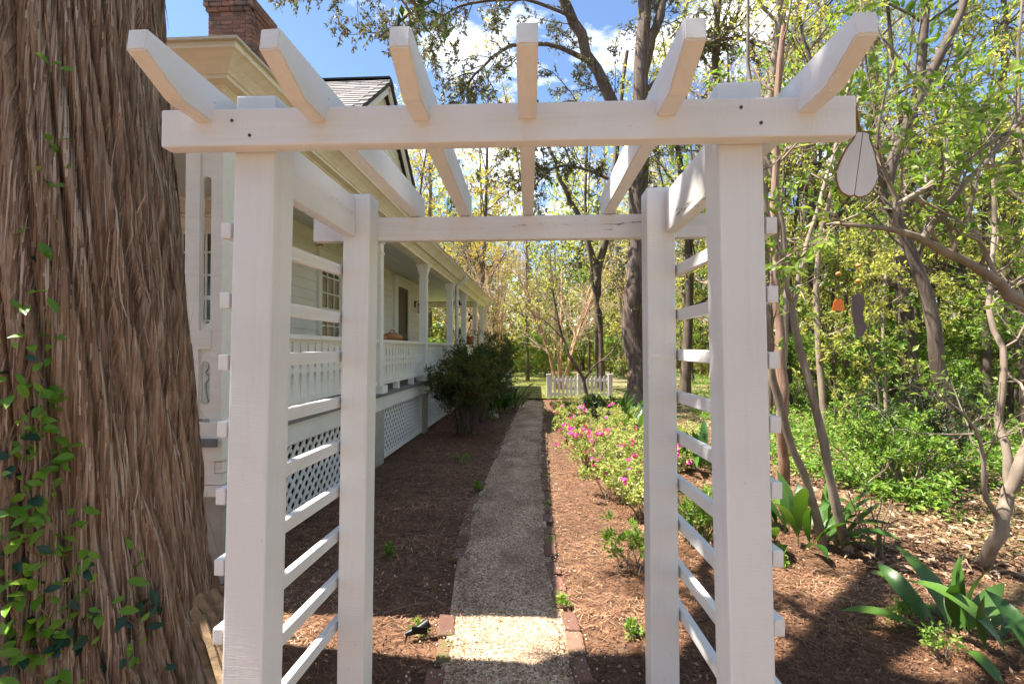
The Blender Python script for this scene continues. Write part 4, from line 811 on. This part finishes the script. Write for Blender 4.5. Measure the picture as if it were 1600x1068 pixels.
shrub('bare_shrub', (2.42, 3.75), .55, .16, 9, 'lf_green', 'small nearly bare shrub of upright sticks in the mulch', 'shrub', 69, .035, .016, 1, 2, 1)
for k, (px, py_, s, lab) in enumerate(((1410, 975, .14, 'little green seedling just left of the foreground broad leaved plant'), (1470, 1030, .16, 'little round leaved seedling below the foreground plant'), (605, 868, .1, 'small green weed in the dark mulch by the rear left post'), (990, 995, .09, 'tiny green weed in the mulch beside the rear right post'), (745, 765, .12, 'small green weed beside the mossy brick edging'), (722, 725, .16, 'small seedling in the dark soil patch by the porch bush'), (1225, 880, .12, 'green seedling beside the front right post'), (660, 985, .07, 'tiny weed beside the garden spotlight'), (880, 945, .07, 'tiny weed by the path bricks'))):
    shrub('seedling', gnd(px, py_), s, s * .7, 5, 'lf_green', lab, 'seedling', 80 + k, .03, .016, 5, 3, 2, 'small weeds and seedlings')

# ------------------------------------------------------------------ trees with explicit trunks and limbs
def limb_tree(name, label, cat, base, limbs, bark, lm, seed, tw=(5, .9, 4, .4), leaf=(.05, .025, 5), t0=.35, group=None, up=.04, sides=9, crownname='crown', ang=.8, wig=.2, twb=None):
    rng = np.random.default_rng(seed); root = empty(name, tuple(base), label, cat, group); b = np.array(base); first = True; PP = []; RR = []; q = Q(); K = 16
    for pts, r0, r1 in limbs:
        P = spline(np.array(pts) - b, K); P[1:-1] += rng.normal(0, r0 * .18, (K - 2, 3)); Rr = np.linspace(r0, r1, K) * (1 + .06 * rng.normal(size=K)); PP.append(P); RR.append(Rr)
        if first:
            Rr = Rr.copy(); Rr[0] *= 1.35; link('trunk', Q().tube(P, Rr, sides + 3).mesh('trunk', True), M[bark], root, False); first = False
        else: link('limb', Q().tube(P, Rr, sides).mesh('limb', True), M[bark], root, False)
    PP = np.array(PP); RR = np.array(RR); n1, l1, n2, l2 = tw
    B, r2 = grow(rng, PP, np.minimum(RR, .03), n1, t0, 1, l1, ang, up, wig, 6, .5, shorter=.2); C, r3 = grow(rng, B, r2, n2, .2, 1, l2, .8, up, wig, 4, .6)
    q.add(*tubes(B, r2, 5)); q.add(*tubes(C, r3, 3)); link('twigs', q.mesh('twigs'), M[twb or bark], root, False)
    if leaf[2]: V, F, r = leaves(rng, C, leaf[2], leaf[0], leaf[1], .1, 1.0, .7, .01); link(crownname, meshq(crownname, V, F, r), M[lm], root, False)
    return root
A = at
limb_tree('slender_tree', 'slender pale trunk nearest the front right post, leaning left', 'tree', gnd(1290, 862), [([gnd(1290, 862, -.05), A(1264, 770, 3.85), A(1230, 670, 3.8), A(1208, 590, 3.75), A(1196, 480, 3.7), A(1180, 330, 3.7)], .035, .018)], 'bark_grey', 'lf_green', 101, (4, .7, 3, .3), (.055, .027, 4), .6)
limb_tree('slender_tree', 'slender pale trunk curving up between the arbor and chime', 'tree', gnd(1328, 876), [([gnd(1328, 876, -.05), A(1305, 780, 3.68), A(1282, 670, 3.7), A(1256, 570, 3.7), A(1236, 490, 3.72), A(1226, 410, 3.7), A(1200, 340, 3.7), A(1190, 230, 3.7)], .034, .015), ([A(1236, 490, 3.72), A(1262, 380, 3.8), A(1300, 250, 3.9), A(1330, 110, 4.0)], .02, .008)], 'bark_grey', 'lf_green', 102, (5, .8, 4, .35), (.055, .027, 5), .5)
limb_tree('slender_tree', 'thin reddish trunk rising straight behind the front right post', 'tree', gnd(1222, 760), [([gnd(1222, 760, -.05), A(1224, 640, 5.6), A(1216, 520, 5.6), A(1210, 380, 5.6), A(1212, 200, 5.6), A(1225, 40, 5.6)], .06, .03)], 'bark_red', 'lf_green', 103, (6, 1.0, 4, .4), (.06, .03, 4), .5)
limb_tree('forked_tree', 'pale smooth forked trunk near the right picture edge', 'tree', gnd(1535, 888), [([gnd(1532, 890, -.05), A(1560, 830, 3.5), A(1580, 770, 3.5), A(1594, 720, 3.5), A(1620, 640, 3.5), A(1650, 480, 3.5)], .046, .03), ([A(1578, 775, 3.5), A(1572, 700, 3.55), A(1560, 650, 3.6), A(1570, 560, 3.6), A(1545, 480, 3.7), A(1555, 330, 3.8), A(1540, 150, 3.9)], .028, .012), ([A(1565, 815, 3.5), A(1540, 770, 3.45), A(1535, 700, 3.4), A(1500, 640, 3.4), A(1420, 600, 3.3)], .018, .005)], 'bark_grey', 'lf_green', 104, (7, .8, 4, .35), (.05, .025, 5), .4)
e0 = gnd(1508, 722)
limb_tree('leaning_tree', 'dark rough trunk leaning left in the sunny clearing', 'tree', e0, [([e0 - [0, 0, .1], A(1492, 660, 7.0), A(1468, 580, 7.0), A(1452, 480, 7.0), A(1428, 390, 7.0), A(1385, 290, 7.0), A(1440, 150, 7.0), A(1500, 10, 7.1), A(1540, -120, 7.1)], .105, .045), ([A(1385, 290, 7.0), A(1340, 220, 6.9), A(1290, 160, 6.8), A(1250, 40, 6.8)], .06, .02)], 'bark_dark', 'lf_green', 105, (9, 1.6, 5, .6), (.075, .036, 5), .35)
limb_tree('overhanging_tree', 'smooth grey limb reaching in from the right picture edge', 'tree', (4.6, 3.2, 0), [([(4.6, 3.2, -.1), (4.5, 3.15, .8), (4.3, 3.05, 1.5), A(1720, 540, 3.0)], .075, .06), ([A(1720, 540, 3.0), A(1600, 472, 2.9), A(1560, 440, 2.85), A(1500, 402, 2.7), A(1440, 374, 2.6), A(1390, 362, 2.5), A(1345, 352, 2.45), A(1300, 350, 2.42)], .034, .005), ([A(1440, 374, 2.6), A(1480, 320, 2.6), A(1560, 230, 2.7), A(1640, 130, 2.8)], .018, .008), ([A(1395, 362, 2.5), A(1400, 320, 2.5), A(1385, 275, 2.5), A(1372, 200, 2.45), A(1400, 90, 2.5)], .012, .004), ([A(1390, 330, 2.5), A(1480, 270, 2.6), A(1600, 190, 2.8)], .014, .008), ([A(1640, 480, 3), A(1610, 330, 3), A(1590, 160, 3.1), A(1600, -20, 3.2)], .016, .006), ([A(1560, 440, 2.85), A(1500, 300, 2.9), A(1460, 170, 3.0), A(1380, 60, 3.0)], .012, .005)], 'bark_grey', 'lf_green', 106, (11, .6, 5, .25), (.055, .028, 6), .2)
# cedar by the fence
cb = gnd(992, 634)
limb_tree('cedar_tree', 'tall rough cedar beside the picket fence with forked upper trunk', 'tree', cb, [([cb - [0, 0, .2], A(992, 560, 13.6), A(992, 450, 13.6), A(996, 330, 13.6), A(1000, 200, 13.6), A(1000, 60, 13.6), A(1010, -120, 13.6)], .30, .17), ([A(998, 260, 13.6), A(960, 170, 13.4), A(915, 70, 13.2), A(872, -20, 13.0), A(850, -120, 12.8)], .19, .10), ([A(1000, 120, 13.6), A(1030, 20, 13.6), A(1050, -100, 13.4)], .16, .08),
    ([A(1000, -60, 13.2), A(880, -70, 12.4), A(760, -40, 11.8), A(660, 8, 11.3), A(590, 60, 11)], .10, .02), ([A(930, 100, 13.2), A(860, 70, 12.8), A(790, 75, 12.5), A(740, 120, 12.2), A(720, 150, 12)], .07, .015), ([A(975, 210, 13.4), A(900, 160, 13), A(850, 180, 12.8), A(800, 230, 12.6)], .06, .015), ([A(995, 300, 13.6), A(930, 270, 13.2), A(870, 260, 13), A(830, 300, 12.8)], .06, .012), ([A(1000, 150, 13.6), A(1080, 80, 13.4), A(1150, 60, 13.2), A(1220, 90, 13)], .07, .02), ([A(880, -60, 12.4), A(760, -110, 11.6), A(560, -60, 11), A(500, 0, 10.8)], .06, .02), ([A(900, 30, 13), A(820, 0, 12.6), A(720, 10, 12.2), A(640, 60, 12)], .05, .015)],
    'bark_cedar2', 'lf_cedar', 107, (15, 1.6, 10, .6), (.11, .04, 17), .25, up=-.035, sides=12, wig=.16, twb='bark_dark')
limb_tree('dogwood_tree', 'small crooked tree with bright leaves in front of the picket fence', 'tree', gnd(918, 632), [([gnd(918, 632, -.05), A(912, 595, 14.0), A(885, 545, 14.0), A(872, 500, 14.0), A(862, 450, 14.0)], .06, .02), ([A(912, 595, 14.0), A(930, 570, 14.1), A(960, 545, 14.2), A(985, 500, 14.3)], .035, .012), ([A(880, 530, 14), A(850, 500, 14), A(820, 490, 14)], .02, .008)], 'bark_dark', 'lf_spring', 108, (7, .8, 4, .4), (.085, .045, 5), .4)
limb_tree('forked_tree', 'tall dark forked tree just behind the picket fence', 'tree', gnd(940, 612), [([gnd(940, 612, -.1), A(936, 520, 17), A(934, 430, 17), A(950, 360, 17), A(962, 250, 17), A(980, 80, 17)], .16, .07), ([A(934, 430, 17), A(910, 350, 17), A(880, 290, 16.8), A(850, 200, 16.5)], .13, .05), ([A(940, 610, 16.8), A(938, 520, 16.8), A(925, 430, 16.8), A(915, 340, 16.8), A(918, 200, 16.8)], .085, .04)], 'bark_dark', 'lf_spring', 109, (9, 2.0, 5, .9), (.12, .06, 5), .4)
def crape(base, n, h, w, label, seed, nleaf=0):
    rng = np.random.default_rng(seed); limbs = []
    for k in range(n):
        a = rng.uniform(0, 6.283); d = np.array([math.cos(a), math.sin(a), 0]); b = base + d * .12; limbs.append(([b - [0, 0, .1], b + d * w * .2 + [0, 0, h * .3], b + d * w * .55 + [0, 0, h * .62], b + d * w + [0, 0, h]], .045 + .02 * rng.random(), .012))
    limb_tree('crape_myrtle', label, 'tree', base, limbs, 'bark_tan', 'lf_gold', seed, (16, 2.0, 8, .9), (.07, .035, nleaf), .3, sides=6, up=.05, ang=.6, wig=.2, twb='twig_pale')
crape(gnd(876, 611), 9, 4.6, 1.6, 'leafless tan many stemmed tree behind the fence beside the path', 110, 1)
crape(np.array([-1.75, 20.5, 0]), 9, 5.2, 1.9, 'leafless tan many stemmed tree off the far porch corner', 111, 1)
crape(np.array([-4.2, 24.0, 0]), 8, 6.0, 2.2, 'leafless tan tree seen through the far porch columns', 112, 1)

# ------------------------------------------------------------------ the woods: prototypes copied one by one
def proto(name, label, cat, group, h, r, bark, lm, seed, nb=16, lb=3.0, n2=6, n3=3, nl=6, leaf=(.13, .07), t0=.35, ang=1.0, lean=.6, twb=None):
    rng = np.random.default_rng(seed); root = empty(name, (0, 0, 0), label, cat, group); K = 12
    P = spline([(0, 0, -.3), (rng.normal() * .1, rng.normal() * .1, h * .3), (rng.normal() * lean * .5, rng.normal() * lean * .5, h * .6), (rng.normal() * lean, rng.normal() * lean, h)], K)[None]; Rr = (r * np.linspace(1, .12, K))[None]; Rr[0, 0] *= 1.3
    B, r2 = grow(rng, P, Rr, nb, t0, 1, lb, ang, .08, .15, 6, .45); C, r3 = grow(rng, B, r2, n2, .25, 1, lb * .42, .8, .05, .18, 4, .55); D, r4 = grow(rng, C, r3, n3, .2, 1, lb * .2, .8, .03, .2, 3, .6)
    kid(root, link('trunk', Q().add(*tubes(P, Rr, 8)).mesh('trunk', True), M[bark], root, False)); q = Q(); q.add(*tubes(B, r2, 5)); q.add(*tubes(C, r3, 4)); q.add(*tubes(D, np.maximum(r4, .004), 3)); kid(root, link('branches', q.mesh('branches'), M[twb or bark], root, False))
    if nl: V, F, r_ = leaves(rng, D, nl, leaf[0], leaf[1], .35, 1.0, .6, .02); kid(root, link('crown', meshq('crown', V, F, r_), M[lm], root, False))
    return root
PR = {
 'A': proto('woodland_tree', 'tall slim woodland tree with airy yellow green spring leaves', 'tree', 'tall leafy trees in the woods', 15, .17, 'bark_dark', 'lf_spring', 201, 24, 3.0, 6, 4, 8, (.10, .05), t0=.22),
 'a': proto('woodland_tree', 'tall grey trunked woodland tree with thin pale green leaves', 'tree', 'tall grey trees in the woods', 17, .20, 'bark_grey', 'lf_spring', 202, 22, 3.2, 6, 4, 7, (.10, .05), t0=.25),
 'B': proto('bare_tree', 'nearly bare woodland tree with pale branching twigs', 'tree', 'bare trees in the woods', 12, .14, 'bark_grey', 'lf_gold', 203, 22, 3.0, 7, 4, 1, t0=.15, twb='twig_pale'),
 'F': proto('golden_tree', 'tall tree with golden new leaves at the edge of the woods', 'tree', 'golden leaved trees behind the house', 15, .2, 'bark_dark', 'lf_gold', 204, 24, 3.6, 6, 4, 7, (.16, .08), .18),
 'C': proto('sapling', 'young understory tree with fresh green leaves in the woods', 'tree', 'green saplings in the woods', 4.6, .035, 'bark_dark', 'lf_green', 205, 18, 1.3, 5, 3, 6, (.10, .05), .12, 1.0, .3),
 'c': proto('sapling', 'young understory tree with yellow green leaves in the woods', 'tree', 'yellow green saplings in the woods', 3.6, .03, 'bark_dark', 'lf_spring', 206, 18, 1.3, 5, 3, 6, (.09, .045), .08, 1.0, .3),
 'P': proto('pole_tree', 'thin straight young tree trunk in the woods with a high sparse crown', 'tree', 'thin pole trees in the woods', 12, .075, 'bark_dark', 'lf_spring', 209, 16, 1.7, 5, 3, 6, (.09, .045), .2, 1.0, .5),
 'p': proto('pole_tree', 'thin pale crooked young tree in the woods with fresh leaves', 'tree', 'thin pale pole trees in the woods', 9, .055, 'bark_grey', 'lf_green', 210, 18, 1.6, 5, 3, 6, (.085, .042), .12, 1.0, .7),
 'E': proto('evergreen_tree', 'dark evergreen tree deep in the woods', 'tree', 'evergreens in the woods', 11, .16, 'bark_dark', 'lf_dark', 207, 34, 2.4, 6, 4, 8, (.16, .06), .1, 1.2, .2),
 'D': proto('thicket_shrub', 'waist high leafy thicket shrub on the woods floor', 'shrub', 'thicket shrubs in the woods', 1.5, .02, 'bark_dark', 'lf_cover', 208, 22, .8, 5, 3, 6, (.075, .04), .02, .9, .3)}
_used = set()
def plant(k, x, y, s, rz):
    o = PR[k] if k not in _used else copy_tree(PR[k]); _used.add(k); o.location = (x, y, float(gz(x, y)) - .03); o.rotation_euler = (0, 0, rz); o.scale = (s,) * 3
rw = random.Random(77)
def ok(x, y): return not (x < -1.0 and y < 21.5) and not (x < 2.9 and y < 18.5)
def fill(kinds, n, fx, y0, y1, pw=1.0, smin=.75, smax=1.25, gap=0):
    done = []; tries = 0
    while len(done) < n and tries < n * 30:
        tries += 1; y = y0 + (y1 - y0) * rw.random() ** pw; a, b = fx(y); x = rw.uniform(a, b)
        if not ok(x, y) or any((x - u) ** 2 + (y - v) ** 2 < gap * gap for u, v in done): continue
        done.append((x, y)); plant(rw.choice(kinds), x, y, rw.uniform(smin, smax), rw.uniform(0, 6.28))
right = lambda y: (3.2 + .12 * y, 1.12 * y + 3)
wide = lambda y: (-.55 * y, .35 * y)
fill('AAaaB', 27, right, 9, 44, 1.2, .8, 1.25, 1.7)
fill('AaBFE', 26, wide, 25, 50, 1.0, .8, 1.2, 1.9)
fill('FFB', 8, lambda y: (-16, -1.5), 23, 34, 1.0, .75, 1.05, 2.4)
fill('PPp', 52, lambda y: (2.8 + .12 * y, 1.12 * y + 2), 8, 30, 1.1, .7, 1.3, .7)
fill('Pp', 14, wide, 21, 34, 1.0, .8, 1.2, 1.2)
fill('Cc', 30, right, 7.5, 30, 1.3, .7, 1.3, 1.0)
fill('CcE', 18, wide, 23, 42, 1.0, .7, 1.1, 1.4)
fill('D', 42, lambda y: (4.2 + .1 * y, 1.12 * y + 2), 7, 26, 1.2, .6, 1.3, .8)
fill('D', 16, lambda y: (-8, 8), 23, 30, 1.0, .8, 1.3, .9)
for x, y, k, s in ((5.2, 11.5, 'a', .95), (7.4, 10.3, 'A', 1.0), (8.6, 13.5, 'a', 1.05), (4.4, 15.5, 'A', 1.0), (6.9, 16.5, 'B', 1.0), (11.5, 12.5, 'A', 1.1), (9.8, 18, 'a', 1.1), (3.8, 19.5, 'B', .9), (12.8, 16, 'E', .7)): plant(k, x, y, s, x * 3)
fill('cCc', 26, lambda y: (3.2 + .15 * y, 1.12 * y + 2), 15, 32, 1.0, 1.5, 2.3, 1.5)
fill('cc', 8, lambda y: (-9, 9), 25, 36, 1.0, 1.4, 2.0, 2.0)
# more low light green growth between the trunks
fill('cC', 16, lambda y: (3.8 + .2 * y, 1.05 * y + 2), 9, 20, 1.0, .5, .9, .9)

def woods_mass():
    rng = np.random.default_rng(301); N = 230000; a = rng.uniform(-1.0, 1.15, N); d = rng.uniform(30, 74, N); x = d * np.sin(a); y = d * np.cos(a); low = rng.random(N) < .45; z = np.where(low, 3.2 * rng.random(N) ** 1.3, 16 * rng.random(N) ** 1.25) * (0.35 + .9 * vnoise(a * 30 + 40, d * .2, 44)); p = np.stack([x, y, z + gz(x, y)], 1)
    V, F, r = leafq(rng, p, nrm(rng.normal(size=(N, 3))), .42, .22, .5); tag(link('distant_woods', meshq('distant_woods', V, F, r), M['lf_spring']), 'far mass of yellow green woods closing the view', 'woods', kind='stuff')
    N = 85000; y = 4.4 + 22 * rng.random(N) ** 1.5; x = 2.35 + .1 * y + rng.random(N) * (y * 1.08); k = vnoise(x * .7 + 20, y * .7 + 20, 45) + .25 * vnoise(x * 2.3, y * 2.3, 46) > .46; k &= y > 4.3 + 2.2 * vnoise(x * 1.4 + 33, x * 0 + 2, 48) + .5 * rng.random(len(x)); x, y = x[k], y[k]; N = len(x)
    h = .42 * vnoise(x * 1.1 + 8, y * 1.1 + 8, 47) * rng.random(N); p = np.stack([x, y, gz(x, y) + .02 + h], 1); V, F, r = leafq(rng, p, nrm(rng.normal(size=(N, 3)) * [1, 1, .5] + [0, 0, .25]), .075, .038, .9)
    tag(link('ground_cover', meshq('ground_cover', V, F, r), M['lf_cover']), 'bright green leafy ground cover on the woods floor at right', 'ground cover', kind='stuff')
woods_mass()
def sky_blocking_leaves():  # unseen leaves added to block sky light from the arbor's front faces
    rng = np.random.default_rng(302); N = 12000; a = rng.uniform(1.75, 4.4, N); d = rng.uniform(11, 24, N); p = np.stack([d * np.sin(a), d * np.cos(a), .5 + 15 * rng.random(N)], 1)
    V, F, r = leafq(rng, p, nrm(rng.normal(size=(N, 3))), .6, .35, .5); tag(link('sky_blocking_woods', meshq('sky_blocking_woods', V, F, r), M['lf_dark']), 'unseen leaf mass added behind the viewer to cut sky light', 'woods', kind='stuff')
sky_blocking_leaves()

# ================================================================== picket fences and small garden things
def picket_fence(p0, p1, n, h, label, endposts=(1, 1)):
    p0 = np.array(p0, float); p1 = np.array(p1, float); d = p1 - p0; ln = np.linalg.norm(d); d /= ln; root = empty('picket_fence', tuple(p0), label, 'fence', 'white picket fences'); a = math.atan2(d[1], d[0])
    for k, t in enumerate((0, .5, 1)):
        p = p0 + d * ln * t; q = Q(); w = .055; q.box(-w, w, -w, w, -.1, h + .05); q.box(-w - .015, w + .015, -w - .015, w + .015, h + .05, h + .08); o = link('post', q.mesh('post'), M['white'], None); o.location = Vector(p); o.rotation_euler = (0, 0, a); par(o, root)
    nv = np.array([-d[1], d[0], 0])
    for z in (h * .25, h * .85): q = Q(); q.bar(p0 + nv * .02 + [0, 0, z], p1 + nv * .02 + [0, 0, z], .035, .075); link('rail', q.mesh('rail'), M['white'], root)
    bm = prism([(-.036, .05), (.036, .05), (.036, h - .02), (0, h + .04), (-.036, h - .02)], .02); me = bpy.data.meshes.new('picket'); bm.to_mesh(me); bm.free(); me.materials.append(M['white'])
    for k in range(n): o = link('picket', me); o.location = Vector(p0 + d * ln * (k + .5) / n - nv * .015); o.rotation_euler = (0, 0, a); par(o, root)
picket_fence((.27, 14.75, 0), (2.08, 14.85, 0), 15, .68, 'white picket fence section right of the path end')
picket_fence((-1.75, 17.2, 0), (-1.0, 17.2, 0), 7, .7, 'short white picket fence section behind the porch bush')
def spotlight():
    p = gnd(648, 1000); t = empty('garden_spotlight', tuple(p), 'small black garden spotlight lying in the mulch', 'spotlight'); q = Q(); q.tube([(-.05, 0, .03), (.02, .02, .05), (.065, .04, .075)], [.012, .022, .026], 10); link('body', q.mesh('body', True), M['iron'], t, False)
    q = Q(); q.tube([(-.04, 0, .03), (-.06, -.01, -.06)], [.006, .003], 6); link('spike', q.mesh('spike'), M['iron'], t, False); o = link('fin', Q().box(-.01, .07, -.02, -.016, .045, .08).mesh('fin'), M['iron'], t, False)
spotlight()
def sticks():
    for k, (xa, ya, xb, yb, lab) in enumerate(((600, 960, 668, 945, 'long dry twig lying on the mulch near the rear left post'), (645, 925, 690, 946, 'thin pale twig on the mulch by the left brick edging'), (795, 980, 828, 958, 'dark curled twig lying on the gravel path'), (680, 830, 692, 812, 'short dry twig on the mulch beside mossy bricks'))):
        a, b = gnd(xa, ya), gnd(xb, yb); z = float(gz(a[0], a[1])) + .018; P = spline([a + [0, 0, z], (a + b) / 2 + [.01, .012, z + .012], b + [0, 0, z]], 8); o = link('twig', Q().tube(P, np.linspace(.005, .002, 8), 5).mesh('twig', True), M['twig']); tag(o, lab, 'twig', 'fallen twigs')
    p = gnd(800, 643); o = link('garden_stone', revolve([(0, .16), (.07, .15), (.12, .08), (.14, 0), (.1, -.03)], 9).mesh('garden_stone', True), M['stucco']); o.location = Vector(gnd(770, 652)); tag(o, 'pale rounded stone at the foot of the far porch plants', 'stone')
sticks()
